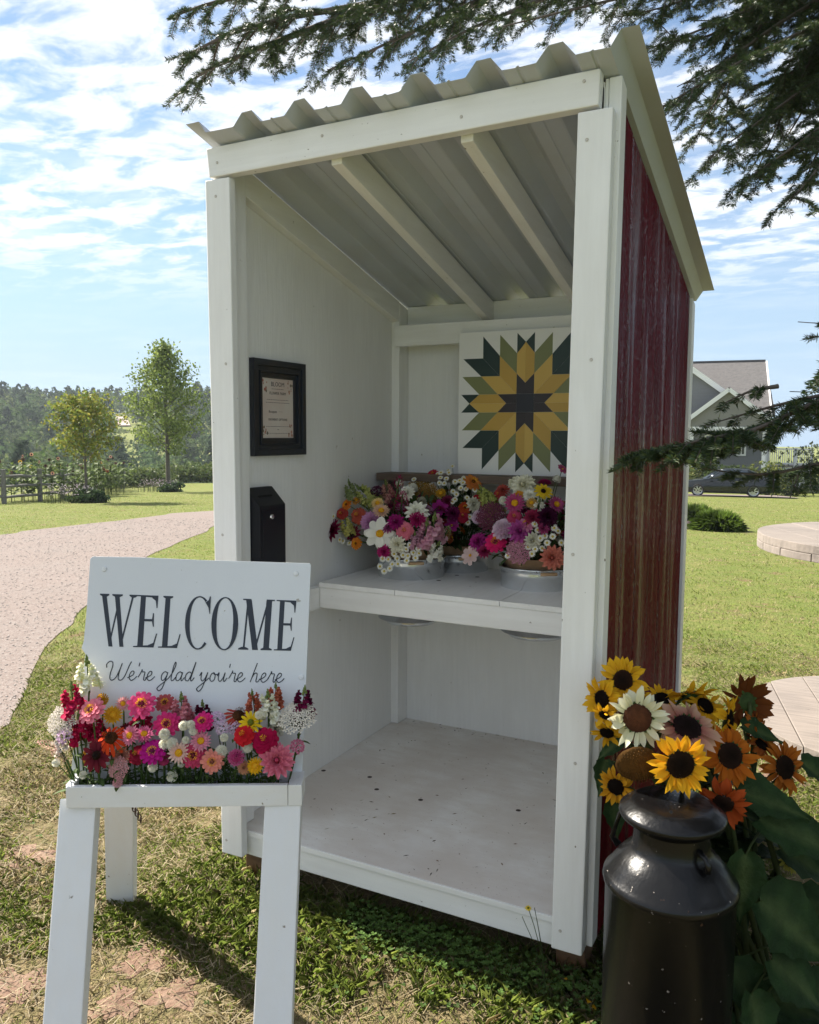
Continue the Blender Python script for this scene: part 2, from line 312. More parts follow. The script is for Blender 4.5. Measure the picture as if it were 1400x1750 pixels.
# ------------------------------------------------------------------ flower stand (shed)
Wd = 1.2637; XI = .0151; DI = 1.277; DO = 1.375; ZF = .188
stand = empty('flower_stand', (.63, .65, 0), 'white lean-to flower stand with red board side and ribbed metal roof', 'stand')
def roofz(y): return 2.427-.257*y
def brd(name, a, b, m, bev=.003, parent=stand): return MB().box(a, b).build(name, m, parent, bevel=bev)
def skew(name, q, y0, y1, m, bev=.004, parent=stand):
    """board whose front face is the quad q (x,z: bl, br, tr, tl) between y0 and y1"""
    k = [(q[0][0], y0, q[0][1]), (q[1][0], y0, q[1][1]), (q[1][0], y1, q[1][1]), (q[0][0], y1, q[0][1]), (q[3][0], y0, q[3][1]), (q[2][0], y0, q[2][1]), (q[2][0], y1, q[2][1]), (q[3][0], y1, q[3][1])]
    return MB().hexa(k).build(name, m, parent, bevel=bev)
skew('front_post', [(.009, .111), (.095, .113), (.085, 2.322), (-.012, 2.324)], 0, .030, M_wz)
skew('front_post', [(1.165, .123), (1.251, .124), (1.273, 2.329), (1.185, 2.329)], 0, .036, M_wz)
skew('header_beam', [(.006, 2.3285), (1.237, 2.338), (1.240, 2.424), (-.004, 2.419)], -.002, .036, M_wx)
MB().hexa([(XI, .033, .19), (.054, .033, .19), (.054, .121, .19), (XI, .121, .19), (XI, .033, roofz(.03)-.02), (.054, .033, roofz(.03)-.02), (.054, .121, roofz(.12)-.02), (XI, .121, roofz(.12)-.02)]).build('corner_stud', M_wz, stand, bevel=.003)
MB().hexa([(XI, 1.186, .19), (.054, 1.186, .19), (.054, 1.276, .19), (XI, 1.276, .19), (XI, 1.186, roofz(1.186)-.012), (.054, 1.186, roofz(1.186)-.012), (.054, 1.276, roofz(1.276)-.012), (XI, 1.276, roofz(1.276)-.012)]).build('corner_stud', M_wz, stand, bevel=.003)
for yb in (.040, 1.186): MB().hexa([(1.205, yb, .19), (1.244, yb, .19), (1.244, yb+.09, .19), (1.205, yb+.09, .19), (1.205, yb, roofz(yb)-.02), (1.244, yb, roofz(yb)-.02), (1.244, yb+.09, roofz(yb+.09)-.02), (1.205, yb+.09, roofz(yb+.09)-.02)]).build('corner_stud', M_wz, stand, bevel=.003)
# walls
def slopewall(name, x0, x1, y0, y1, z0, m, drop=.006, bev=0, parent=stand):
    return MB().hexa([(x0, y0, z0), (x1, y0, z0), (x1, y1, z0), (x0, y1, z0), (x0, y0, roofz(y0)-drop), (x1, y0, roofz(y0)-drop), (x1, y1, roofz(y1)-drop), (x0, y1, roofz(y1)-drop)]).build(name, m, parent, bevel=bev)
slopewall('left_wall_panel', .0015, XI, .032, DO-.02, .13, M_ply, .0008)
slopewall('right_wall_panel', 1.244, 1.2515, .038, DO-.02, .13, M_ply)
brd('back_wall_panel', (.016, DI, .13), (1.243, DI+.014, roofz(DI)-.012), M_ply, 0)
brd('back_plate', (.055, 1.262, 2.010), (1.204, DI-.0005, roofz(1.262)-.004), M_wx)
brd('back_ledger', (.040, 1.160, 1.915), (1.204, 1.1855, 2.006), M_wx)
M_screw = mat('painted_screw', (.60, .58, .54), .5, var=(300, (.30, .24, .18), .6))
for (x, z) in ((.03, .16), (.06, .62), (.035, 1.20), (.06, 1.75), (.03, 2.27), (1.19, .18), (1.22, .66), (1.20, 1.22), (1.235, 1.72), (1.21, 2.26), (.04, 2.37), (.43, 2.39), (.87, 2.37), (1.20, 2.40)):
    o = MB().lathe([(0, .0008), (.0022, .0006), (.0042, .0012), (.0046, 0)], 10).build('screw_head', M_screw, stand); o.matrix_basis = Matrix.Translation((x, -.0005 if z < 2.33 else -.0025, z))@Matrix.Rotation(R(90), 4, 'X')
# red boards on the right side, each one a piece
siding = slopewall('siding_backing', 1.252, 1.2565, .09, DO-.045, .125, M_red, .016)
edges = np.array([.092, .262, .452, .655, .855, 1.06, 1.235, DO-.048])
for i in range(len(edges)-1):
    y0, y1 = edges[i]+.006, edges[i+1]-.006; x1 = 1.2672+random.uniform(-.0012, .0012)
    o = MB().hexa([(1.257, y0, .125), (x1, y0, .125), (x1, y1, .125), (1.257, y1, .125), (1.257, y0, roofz(y0)-.014), (x1, y0, roofz(y0)-.014), (x1, y1, roofz(y1)-.014), (1.257, y1, roofz(y1)-.014)]).build('siding_board', M_red, stand, bevel=.0045)
MB().hexa([(1.2522, .0368, .135), (1.2700, .0368, .135), (1.2700, .0905, .135), (1.2522, .0905, .135), (1.2522, .0368, roofz(.037)-.004), (1.2850, .0368, roofz(.037)-.004), (1.2850, .0905, roofz(.09)-.004), (1.2522, .0905, roofz(.09)-.004)]).build('corner_trim', M_wz, stand, bevel=.003)
slopewall('corner_trim', 1.2525, 1.2760, DO-.044, DO+.02, .115, M_wz, .02, .003)
brd('corner_trim', (1.17, DO-.019, .115), (1.2515, DO+.020, roofz(DO)-.04), M_wz)
# rafters
for xr in (XI+.001, .434, .850, 1.205):
    y0, y1 = .040, (1.185 if xr < .1 or xr > 1.1 else 1.2755); w = .0375
    MB().hexa([(xr, y0, roofz(y0)-.098), (xr+w, y0, roofz(y0)-.098), (xr+w, y1, roofz(y1)-.098), (xr, y1, roofz(y1)-.098), (xr, y0, roofz(y0)-.009), (xr+w, y0, roofz(y0)-.009), (xr+w, y1, roofz(y1)-.009), (xr, y1, roofz(y1)-.009)]).build('rafter', M_wy, stand, bevel=.003)
# ribbed roof sheet
pr = []; x = -.035; pr.append((-.035, .037)); pitch = .1885
c0 = .012
for i in range(8):
    c = c0+pitch*i
    if i == 0: pr += [(c+.005, .037), (c+.032, .0)]
    elif i == 7: pr += [(c-.055, 0), (c-.030, .037), (c+.012, .037)]
    else: pr += [(c-.055, 0), (c-.050, .002), (c-.020, .037), (c+.018, .037), (c+.050, 0)]
    if i < 7: pr += [(c+.085, .0), (c+.088, .003), (c+.093, .003), (c+.096, 0)] if i else [(c+.09, .0)]
pr = sorted(pr, key=lambda p: p[0]); rows = [-.056, .2, .55, .9, 1.2, 1.41]; m = MB(); n = len(pr)
for th in (0, .0012):
    for y in rows: m.add([(px, y+(random.uniform(-.003, .003) if y < 0 else 0), roofz(y)+pz+th) for px, pz in pr], [])
k = len(rows)*n
m.f = [(i*n+j, i*n+j+1, (i+1)*n+j+1, (i+1)*n+j) for i in range(len(rows)-1) for j in range(n-1)]
m.f += [tuple(k+v for v in reversed(q)) for q in m.f]
for i in range(len(rows)-1):
    for j in (0, n-1): m.f.append((i*n+j, (i+1)*n+j, k+(i+1)*n+j, k+i*n+j))
for j in range(n-1):
    for i in (0, len(rows)-1): m.f.append((i*n+j, i*n+j+1, k+i*n+j+1, k+i*n+j))
roof = m.build('roof_sheet', M_roof, stand)
for y in (.03, .45, .85, 1.23):
    for i in (0, 2, 4, 6):
        x = c0+pitch*i+.075; MB().lathe([(.007, 0), (.007, .003), (.004, .0035), (.004, .008), (0, .0085)], 8, (x, y, roofz(y)+.0013)).build('roof_screw', M_zinc, roof)
# floor, front joist, feet
brd('floor_sheet', (.016, .048, ZF-.018), (1.243, 1.2765, ZF), M_floor, .001)
skew('floor_joist', [(.0555, .101), (1.165, .101), (1.165, .1695), (.0555, .1695)], .046, .084, M_wx, .003)
brd('floor_edge', (.0555, .040, .1700), (1.164, .0475, .188), M_wx, .002)
brd('floor_joist', (.02, 1.23, .10), (1.24, 1.268, .169), M_wx, .003)
for xa, ya in ((.03, .10), (1.15, .10), (.03, 1.10), (1.15, 1.10)): brd('foot_block', (xa, ya, -.03), (xa+.085, ya+.09, .1005 if ya > 1 else .165), M_wood_p, .004)
# shelf with round holes for the tubs
tubs = [(on(703, 982, 2, .96), .136), (on(918, 1000, 2, .96), .140), (np.array((.43, 1.10, .96)), .122), (np.array((.97, 1.06, .96)), .122)]
tubs[2][0][:2] = on(786, 952, 1, 1.09)[:2]
def bool_cut(me, cyls):
    o = bpy.data.objects.new('t', me); COL.objects.link(o); tmp = []
    for (c, r) in cyls:
        b = bpy.data.objects.new('c', MB().lathe([(r, .7), (r, 1.1)], 48, (c[0], c[1], 0), close=True).mesh('c', None)); COL.objects.link(b); tmp.append(b)
        md = o.modifiers.new('b', 'BOOLEAN'); md.object = b; md.operation = 'DIFFERENCE'; md.solver = 'EXACT'
    dg = bpy.context.evaluated_depsgraph_get(); r = bpy.data.meshes.new_from_object(o.evaluated_get(dg))
    for b in tmp+[o]: bpy.data.objects.remove(b)
    return r
shelf_front = .536
for xa, xb in ((.0555, .385), (.3875, .795), (.7975, 1.204)):
    me = bool_cut(MB().box((xa, shelf_front-.004, .942), (xb, 1.159, .9595)).mesh('shelf_plank', M_floor if 0 else M_wy), [(c, r-.0095) for c, r in tubs])
    o = bpy.data.objects.new('shelf_plank', me); COL.objects.link(o); par(o, stand)
brd('shelf_apron', (.0555, shelf_front, .860), (1.204, shelf_front+.036, .9415), M_wx, .005)
for xa in (.0160, 1.205): brd('shelf_cleat', (xa, .30, .855), (xa+.0375, 1.15, .941), M_wy, .003)
# dark discs painted for the shade inside drain holes of the floor, bits of dry leaf on it
for px, py in ((632, 1328), (644, 1349), (719, 1367), (886, 1385), (553, 1317)):
    p = on(px, py, 2, ZF); MB().lathe([(0, .0006), (.008, .0006), (.0095, .0)], 12, (p[0], p[1], ZF)).build('dark_hole_disc', mat('rust', (.05, .035, .03), .8) if 'rust' not in bpy.data.materials else bpy.data.materials['rust'], stand)  # not rusted: the dark colour is painted as the shade in a hole
for px, py in ((781, 983), (816, 986), (750, 992)):
    p = on(px, py, 2, .96); MB().lathe([(0, .0006), (.008, .0006), (.0095, .0)], 12, (p[0], p[1], .9597)).build('dark_hole_disc', bpy.data.materials['rust'], stand)  # same discs on the shelf, hole darkness put into the colour
m = MB()
for i in range(130):
    x, y = rng.uniform(.08, 1.2), rng.uniform(.06, 1.26)
    if i < 40: y = 1.27-abs(rng.normal(0, .03))
    l, w, a = rng.uniform(.003, .012), rng.uniform(.001, .003), rng.uniform(0, 6.28); d = np.array((math.cos(a), math.sin(a), 0)); e = np.array((-d[1], d[0], 0)); c = np.array((x, y, ZF+.0012))
    m.add([c-d*l, c-e*w+(0, 0, .001), c+d*l, c+e*w], [(0, 1, 2, 3)], random.choice([(.10, .07, .04), (.16, .09, .05), (.05, .04, .03), (.2, .16, .05)]))
tag(m.build('leaf_litter', M_col), 'specks of dry leaf and dirt on the white stand floor', 'debris', kind='stuff')

# ------------------------------------------------------------------ things in the stand
# stained ledge at the back of the shelf
led = empty('back_ledge', (.6, 1.1, .96), 'narrow brown stained plank ledge standing on the shelf under the quilt panel', 'ledge')
MB().box((.030, 1.02, 1.330), (1.19, 1.150, 1.362)).build('plank', M_brown, led, bevel=.003)
for xa in (.058, 1.165): MB().box((xa, 1.04, .9602), (xa+.022, 1.14, 1.3295)).build('support', M_brown, led, bevel=.002)
# painted barn quilt panel
qy = 1.128; qc = on(897.5, 687, 1, qy); qh = (on(788, 565, 1, qy)[2]-on(782, 806, 1, qy)[2])/2
qc[2] = 1.3625+qh
quilt = empty('quilt_panel', (qc[0], qy, qc[2]-qh), 'square painted quilt block panel with yellow and green sunflower star', 'panel')
M_qw = mat('panel_white', (.78, .775, .74), .5, bump=(40, .05, .003)); MB().box((qc[0]-qh, qy, qc[2]-qh), (qc[0]+qh, qy+.012, qc[2]+qh)).build('panel_board', M_qw, quilt, bevel=.002)
def qm(n, c): return mat('quilt_'+n, c, .45, bump=(60, .06, .003))
Q = dict(dk=qm('dark', (.005, .026, .020)), ol=qm('olive', (.185, .200, .072)), y1=qm('yellow', (.60, .385, .075)), y2=qm('gold', (.52, .315, .048)), bk=qm('black', (.006, .006, .016)), br=qm('brown', (.020, .011, .014)))
u_ = qh/7.95
def patch(pts, key, rot, flip):
    P = []
    for (a, b) in pts:
        if flip: a = -a
        for _ in range(rot): a, b = b, -a
        P.append((a, b))
    if sum(P[i][0]*P[(i+1) % len(P)][1]-P[(i+1) % len(P)][0]*P[i][1] for i in range(len(P))) < 0: P = P[::-1]
    c = np.mean(P, axis=0); P = [(c[0]+(a-c[0])*.993, c[1]+(b-c[1])*.993) for a, b in P]
    k = len(P); V = [(qc[0]+a*u_, qy-.0009, qc[2]+b*u_) for a, b in P]+[(qc[0]+a*u_, qy-.0001, qc[2]+b*u_) for a, b in P]
    MB().add(V, [tuple(range(k)), tuple(range(2*k-1, k-1, -1))]+[(i, k+i, k+(i+1) % k, (i+1) % k) for i in range(k)]).build('quilt_patch', Q[key], quilt)
for r_ in range(4):
    for fl in (0, 1):
        patch([(-3, 5.2), (-1, 3.2), (-1, 1), (-3, 3)], 'y1' if fl else 'y2', r_, fl)
        patch([(0, 6.6), (0, 2.2), (-1, 3.2), (-1, 5.4)], 'y1' if not fl else 'y2', r_, fl)
        patch([(-1, 7.6), (0, 6.6), (-1, 5.4)], 'dk', r_, fl)
        patch([(-3, 7.5), (-1, 5.4), (-1, 3.2), (-3, 5.2)], 'ol', r_, fl)
        patch([(-5, 7.4), (-3, 5.2), (-3, 3), (-5, 5)], 'dk', r_, fl)
        patch([(0, 2.2), (0, 1), (-1, 1), (-1, 3.2)], 'br', r_, fl)
patch([(-1, -1), (1, -1), (1, 1), (-1, 1)], 'bk', 0, 0)
# framed notice on the left wall
fy0, fy1, fz0, fz1 = .172, .482, 1.452, 1.786; fx = XI+.001
fr = empty('picture_frame', (fx, .33, fz0), 'black moulded frame holding a printed notice on the side wall', 'frame')
def frame_ring(x0, x1, a, b, m, name):
    """four mitred bars; a = outer inset, b = inner inset"""
    o = [(fy0+a, fz0+a), (fy1-a, fz0+a), (fy1-a, fz1-a), (fy0+a, fz1-a)]; i = [(fy0+b, fz0+b), (fy1-b, fz0+b), (fy1-b, fz1-b), (fy0+b, fz1-b)]
    for k in range(4):
        j = (k+1) % 4; q = [o[k], o[j], i[j], i[k]]
        MB().hexa([(x0, *p) for p in q]+[(x1, *p) for p in q]).build(name, m, fr, bevel=.0012)
frame_ring(fx, fx+.020, 0, .022, M_frame, 'moulding'); frame_ring(fx, fx+.014, .0222, .038, M_frame, 'moulding'); frame_ring(fx, fx+.018, .0382, .044, M_frame, 'moulding'); frame_ring(fx, fx+.009, .0442, .062, M_frame, 'moulding')
M_sheet = mat('printed_notice', (.60, .55, .50), .35, var=[(7, (.55, .36, .31), .55), (14, (.58, .50, .44), .4)], coat=.2)
sheet = MB().box((fx, fy0+.0625, fz0+.0625), (fx+.0045, fy1-.0625, fz1-.0625)).build('notice_sheet', M_sheet, fr)
def text(body, size, y, z, parent, m, name='lettering'):
    cu = bpy.data.curves.new('t', 'FONT'); cu.body = body; cu.size = size; cu.align_x = 'CENTER'; cu.extrude = .0002; cu.resolution_u = 2
    o = bpy.data.objects.new('t', cu); COL.objects.link(o); dg = bpy.context.evaluated_depsgraph_get(); me = bpy.data.meshes.new_from_object(o.evaluated_get(dg)); bpy.data.objects.remove(o)
    me.materials.append(m); q = bpy.data.objects.new(name, me); COL.objects.link(q); q.parent = parent
    q.matrix_basis = Matrix(((0, 0, 1, fx+.0048), (1, 0, 0, y), (0, 1, 0, z), (0, 0, 0, 1))); return q
M_ink = mat('ink', (.05, .045, .05), .6); ym = (fy0+fy1)/2
for b, sz, dz in (('BLOOM', .023, .176), ('FLOWER FARM', .0145, .147), ('Bouquets', .0125, .083), ('PAYMENT OPTIONS', .0125, .055), ('or', .0075, .022)):
    text(b, sz, ym - (.03 if b == 'Bouquets' else 0), fz0+.068+dz, sheet, M_ink)
m = MB()                                            # rows of small print, too fine to read in the photograph
for hw, dz, hgt in ((.036, .166, .0016), (.064, .128, .0015), (.070, .118, .0015), (.036, .034, .0012), (.070, .034, .0013), (.072, .010, .0013)):
    a = -hw
    while a < hw:
        w = rng.uniform(.005, .014); m.box((fx+.0046, ym+a, fz0+.068+dz), (fx+.0049, ym+min(a+w, hw), fz0+.068+dz+hgt)); a += w+.0025
m.box((fx+.0046, ym+.004, fz0+.155), (fx+.0049, ym+.028, fz0+.1556)); m.c = [(.05, .045, .05)]*len(m.v)
o = m.build('fine_print', M_col); o.parent = sheet
m = MB()
for (yy, zz_, sy, sz_) in ((fy0+.066, fz1-.068, 1, -1), (fy1-.066, fz1-.068, -1, -1), (fy0+.066, fz0+.068, 1, 1), (fy1-.066, fz0+.068, -1, 1)):
    for k in range(9):
        a, b = rng.random(2)*np.array((.028, .045)); rad = rng.uniform(.002, .0055); c = random.choice([(.36, .13, .10), (.42, .2, .14), (.3, .14, .08), (.16, .13, .09)])
        P = [(fx+.0047+.00001*k, yy+sy*a+rad*math.cos(t), zz_+sz_*b+rad*1.2*math.sin(t)) for t in np.linspace(0, 6.28, 9)[:-1]]; m.add(P, [tuple(range(8))], c)
par(m.build('printed_flowers', M_col), None); pf = bpy.data.objects['printed_flowers']; pf.parent = sheet
# cash box
bx = XI+.0008; by0, by1, bz0, bz1 = .125, .27, 1.02, 1.345
cb = empty('cash_box', (bx, .2, bz0), 'black steel honesty cash box with lock and slotted sloping top', 'cash box')
dep = .075
MB().add([(bx, by0, bz0), (bx+dep, by0, bz0), (bx+dep, by1, bz0), (bx, by1, bz0), (bx, by0, bz1), (bx+dep*.25, by0, bz1), (bx+dep*.25, by1, bz1), (bx, by1, bz1), (bx+dep, by0, bz1-.06), (bx+dep, by1, bz1-.06)],
   [(3, 2, 1, 0), (4, 5, 6, 7), (0, 1, 8, 5, 4), (7, 6, 9, 2, 3), (5, 8, 9, 6), (1, 2, 9, 8), (0, 4, 7, 3)]).build('box_body', M_black, cb, bevel=.003)
dr = MB().box((bx+dep+.0003, by0+.012, bz0+.012), (bx+dep+.003, by1-.010, bz1-.075)).build('box_door', M_black, cb, bevel=.0012)
lk = MB(); lk.lathe([(0, 0), (.0085, 0), (.0095, .002), (.0085, .005), (.004, .006), (0, .0055)], 16); o = lk.build('lock', M_chrome, None); o.parent = dr; o.matrix_basis = Matrix(((0, 0, 1, bx+dep+.003), (1, 0, 0, by0+.06), (0, 1, 0, bz1-.098), (0, 0, 0, 1)))
MB().bar((bx+dep*.62, by0+.03, bz1-.0288), (bx+dep*.62, by1-.04, bz1-.0288), .008, .0012, (.62, 0, .78)).build('coin_slot', mat('slot_dark', (.001, .001, .001), .9), cb)

# ------------------------------------------------------------------ flower makers
def lerp(a, b, t): return tuple(np.array(a)*(1-t)+np.array(b)*t)
def petal(m, L_, w, el, r0=0., z0=0., curl=0., cup=.25, az=0., cb=(1, 1, 1), ct=(1, 1, 1), tip=.35, base=.4, seg=3):
    ts = np.linspace(0, 1, seg+1); ca, sa = math.cos(az), math.sin(az); x, z = r0, z0; V = []; C = []; px = 0
    for i, t in enumerate(ts):
        a = el+curl*t
        if i: x += math.cos(a)*L_/seg; z += math.sin(a)*L_/seg
        wd = w/2*(base+(1-base)*math.sin(min(1, t/.6)*math.pi/2) if t < .6 else 1-(1-tip)*((t-.6)/.4)**1.6)
        for s in (-1, 0, 1):
            zz = z+(cup*wd if s else 0)*math.cos(a); xx = x-(cup*wd*math.sin(a) if s else 0)
            if i == seg and s == 0: xx += math.cos(a)*w*.12
            V.append((xx*ca-s*wd*sa, xx*sa+s*wd*ca, zz)); C.append(lerp(cb, ct, t))
    m.add(V, [(i*3+j, i*3+j+1, i*3+j+4, i*3+j+3) for i in range(seg) for j in (0, 1)], C)
def jit(c, a=.12): 
    k = 1+random.uniform(-a, a); return tuple(min(1, x*k) for x in c)
def rings(m, spec, c1, c2):
    """spec rows: n, length, width, elevation, r0, z0, curl, cup, tip"""
    for (n, L_, w, el, r0, z0, cu, cp, tip) in spec:
        ph = random.random()*6.28
        for i in range(n):
            petal(m, L_*random.uniform(.92, 1.06), w, el+random.uniform(-.08, .08), r0, z0, cu+random.uniform(-.1, .1), cp, ph+6.2832*i/n+random.uniform(-.06, .06), jit(c1), jit(c2), tip)
def dome(m, r, h, z0, c1, c2, n=14, k=5, rough=.05):
    V = []; C = []
    for i in range(k+1):
        a = math.pi/2*i/k
        for j in range(n):
            q = 1+random.uniform(-rough, rough); th = 6.2832*(j+.5*(i % 2))/n
            V.append((r*math.cos(a)*q*math.cos(th), r*math.cos(a)*q*math.sin(th), z0+h*math.sin(a)*q)); C.append(jit(lerp(c1, c2, i/k), .25))
    m.add(V, [(i*n+j, i*n+(j+1) % n, (i+1)*n+(j+1) % n, (i+1)*n+j) for i in range(k) for j in range(n)], C)
def florets(m, r0, r1, n, L_, c, z=.1, el=1.1):
    for i in range(n):
        a = i*2.39996; r = r0+(r1-r0)*math.sqrt(i/n); petal(m, L_, L_*.5, el+random.uniform(-.3, .3), r, z*(1-.5*r), 0, .2, a, jit(c, .25), jit(c, .25), .6, seg=2)
YEL = (.80, .47, .03); GLD = (.70, .30, .015); BRN = (.035, .016, .008)
def flower_meshes(kind, c1, c2):
    """unit flower (outer radius 1, faces +Z); returns petals and centre"""
    p, c = MB(), MB()
    if kind == 'zinnia':
        rings(p, [(13, .80, .40, .02, .18, -.05, -.15, .1, .7), (12, .66, .38, .22, .16, .0, -.15, .12, .7), (9, .48, .34, .42, .14, .04, -.1, .15, .7)], c1, c2)
        dome(c, .22, .14, .05, BRN, lerp(BRN, c1, .4)); florets(c, .12, .33, 26, .17, YEL, .16)
    elif kind == 'zinnia_double':
        rings(p, [(14, .74, .40, -.25, .22, -.05, -.3, .1, .8)]+[(13-i, .72-.09*i, .38, .0+.2*i, .2-.02*i, .03*i+.02, -.35, .15, .8) for i in range(6)], c1, c2)
        dome(c, .18, .2, .25, c1, lerp(c1, YEL, .3)); florets(c, .05, .2, 12, .14, YEL, .42)
    elif kind == 'dahlia':
        rings(p, [(13-i, .86-.105*i, .34-.012*i, -.15+.215*i, .12, .02*i, .1+.05*i, .55, .3) for i in range(7)], c1, c2); dome(c, .14, .42, .05, c1, c1)
    elif kind == 'ball':
        for i in range(9):
            a = math.pi*.05+math.pi*.46*i/8; n = max(4, int(16*math.cos(a*.95)));
            rings(p, [(n, .42-.016*i, .30-.01*i, a+.10, .52*math.cos(a), .52*math.sin(a)-.2, .25, .9, .75)], c1, c2)
        dome(c, .5, .45, -.1, c1, c1)
    elif kind == 'straw':
        rings(p, [(17, .72, .22, .12, .28, -.06, -.1, .2, .25), (17, .62, .21, .38, .27, -.02, -.05, .2, .25), (15, .46, .18, .70, .27, .02, .15, .2, .25)], c1, c2)
        dome(c, .34, .16, .06, GLD, YEL, 16, 5, .08); florets(c, .02, .30, 30, .09, YEL, .22)
    elif kind == 'strawball':
        for i in range(8):
            a = -.25+1.5*i/7; rings(p, [(17-i, .40, .17, a+.15, .55*math.cos(a), .55*math.sin(a), .5, .2, .2)], c1, lerp(c2, c1, i/7*.5))
        dome(c, .52, .55, -.02, c1, c1)
    elif kind == 'single':
        rings(p, [(8, .84, .60, .08, .16, -.02, -.2, .18, .55), (4, .74, .5, .18, .15, .01, -.1, .18, .5)], c1, c2); dome(c, .26, .16, .02, GLD, YEL, 14, 5, .1); florets(c, .03, .25, 24, .08, YEL, .18)
    elif kind == 'cosmos':
        rings(p, [(8, .86, .58, .18, .12, 0, -.2, .1, .75)], c1, c2); dome(c, .16, .12, .04, GLD, YEL)
    elif kind == 'cone':
        rings(p, [(13, .80, .24, -.45, .26, .0, -.35, .15, .5)], c1, c2); dome(c, .34, .42, -.04, (.10, .035, .012), (.045, .022, .012), 18, 7, .1); florets(c, .05, .32, 50, .10, (.13, .045, .014), .40, 1.2)
    elif kind == 'rudbeckia':
        rings(p, [(12, .74, .32, -.04, .24, 0, -.1, .12, .35), (9, .68, .28, .05, .24, .02, -.1, .12, .35)], c1, c2); dome(c, .28, .24, -.02, BRN, (.012, .008, .008), 16, 6, .08); florets(c, .1, .28, 24, .08, (.04, .02, .01), .24, 1.2)
    elif kind == 'yellow_daisy':
        rings(p, [(13, .76, .27, .05, .22, 0, -.15, .12, .45)], c1, c2); dome(c, .28, .3, -.02, (.20, .20, .02), (.13, .17, .02), 16, 6, .06); florets(c, .1, .28, 26, .07, (.35, .28, .03), .28, 1.2)
    elif kind == 'pom':
        for i in range(8):
            a = -.5+2.0*i/7; n = max(4, int(15*abs(math.cos(a))+1)); rings(p, [(n, .50, .30, a+.2, .52*math.cos(a), .6*math.sin(a), .3, .35, .8)], c1, c2)
        dome(c, .6, .6, -.05, c1, c1)
    elif kind == 'button':
        rings(p, [(13, .62, .30, .10, .34, -.04, -.2, .15, .8), (12, .5, .28, .35, .32, .0, -.2, .15, .8)], c1, c2); dome(c, .36, .26, .0, (.55, .42, .05), (.72, .58, .12), 12, 4, .08)
    elif kind == 'scabiosa':
        rings(p, [(16-i*2, .75-.12*i, .2, .0+.28*i, .2, .03*i, -.1, .3, .5) for i in range(5)], c1, c2); dome(c, .2, .25, .05, c1, BRN)
    elif kind == 'yarrow':
        for i in range(70):
            a = i*2.39996; r = math.sqrt(i/70); h = .30*(1-r*r)+random.uniform(-.03, .03)
            o = (r*math.cos(a), r*math.sin(a), h); k = jit(c1, .22)
            for j in range(4): petal(p, .12, .13, .35, .01, 0, -.5, .1, j*1.57+i, k, jit(c2, .2), .8, seg=1); n_ = 6; p.v[-n_:] = [(v[0]+o[0], v[1]+o[1], v[2]+o[2]) for v in p.v[-n_:]]
            c.tube([(o[0]*.1, o[1]*.1, -.75), (o[0]*.55, o[1]*.55, -.3), (o[0], o[1], h-.01)], .016, 3, (.10, .14, .04))
    elif kind == 'cluster':
        for i in range(26):
            a = i*2.39996; q = (i+.5)/26; ph = math.acos(1-1.15*q); o = np.array((math.sin(ph)*math.cos(a)*.8, math.sin(ph)*math.sin(a)*.8, math.cos(ph)*.65)); k = jit(c1, .15)
            for j in range(7):
                b = len(p.v); petal(p, .2, .13, random.uniform(.1, 1.2), .02, 0, -.4, .2, j*.9+i, k, jit(c2, .15), .7, seg=2); p.v[b:] = [tuple(np.array(v)+o) for v in p.v[b:]]
            c.tube([(0, 0, -.6), tuple(o*.6), tuple(o)], .022, 3, (.09, .14, .05))
    elif kind == 'plume':                          # tiny florets packed along an upright axis
        for i in range(110):
            t = i/110; a = i*2.39996; rad = .34*math.sin(math.pi*min(1, t*.85+.15))+.03; o = np.array((rad*math.cos(a), rad*math.sin(a), -1+2*t)); k = jit(lerp(c1, c2, t), .25); b = len(p.v)
            petal(p, .15, .10, random.uniform(.2, 1.0), 0, 0, .2, .2, a, k, k, .5, seg=1); p.v[b:] = [tuple(np.array(v)+o) for v in p.v[b:]]
        c.tube([(0, 0, -1.2), (0, 0, .9)], .05, 4, (.09, .13, .04))
    elif kind == 'snap':                           # snapdragon spike: ruffled lips round an upright axis, buds on top
        for i in range(15):
            t = i/15; a = i*2.2+random.uniform(-.3, .3); sc = .62*(1-.45*t); o = np.array((.16*math.cos(a), .16*math.sin(a), -.85+1.35*t)); b = len(p.v); k = jit(c1, .16); k2 = jit(c2, .16)
            p.tube([o, o+np.array((math.cos(a), math.sin(a), .15))*sc*.55], [.09*sc/.5, .16*sc/.5], 6, lerp(k, k2, .3), cap=False)
            e = o+np.array((math.cos(a), math.sin(a), .15))*sc*.5; b = len(p.v)
            for j, (az, el) in enumerate(((a-.55, .95), (a+.55, .95), (a-.8, -.55), (a, -.8), (a+.8, -.55), (a, .1))):
                petal(p, sc*.62, sc*.62, el, 0, 0, random.uniform(-1.0, -.4) if el < .5 else random.uniform(.2, .8), .35, az+random.uniform(-.2, .2), k, k2, .85)
            p.v[b:] = [tuple(np.array(v)+e) for v in p.v[b:]]
        for i in range(9):
            t = i/9; a = i*2.4; c.ball((.10*(1-t)*math.cos(a), .10*(1-t)*math.sin(a), .50+.55*t), .085*(1-.55*t), 4, jit((.20, .26, .08), .2), 1.5)
        c.tube([(0, 0, -1.2), (.02, 0, 0), (0, 0, 1.0)], [.05, .04, .02], 5, (.11, .16, .05))
    elif kind == 'bud':
        for i in range(14): petal(p, .8, .35, 1.25, .12, -.1, .3, .6, i*2.4, jit(c1), jit(c2), .3)
        dome(c, .25, .5, -.15, c1, c1)
    return p, c
CACHE = {}
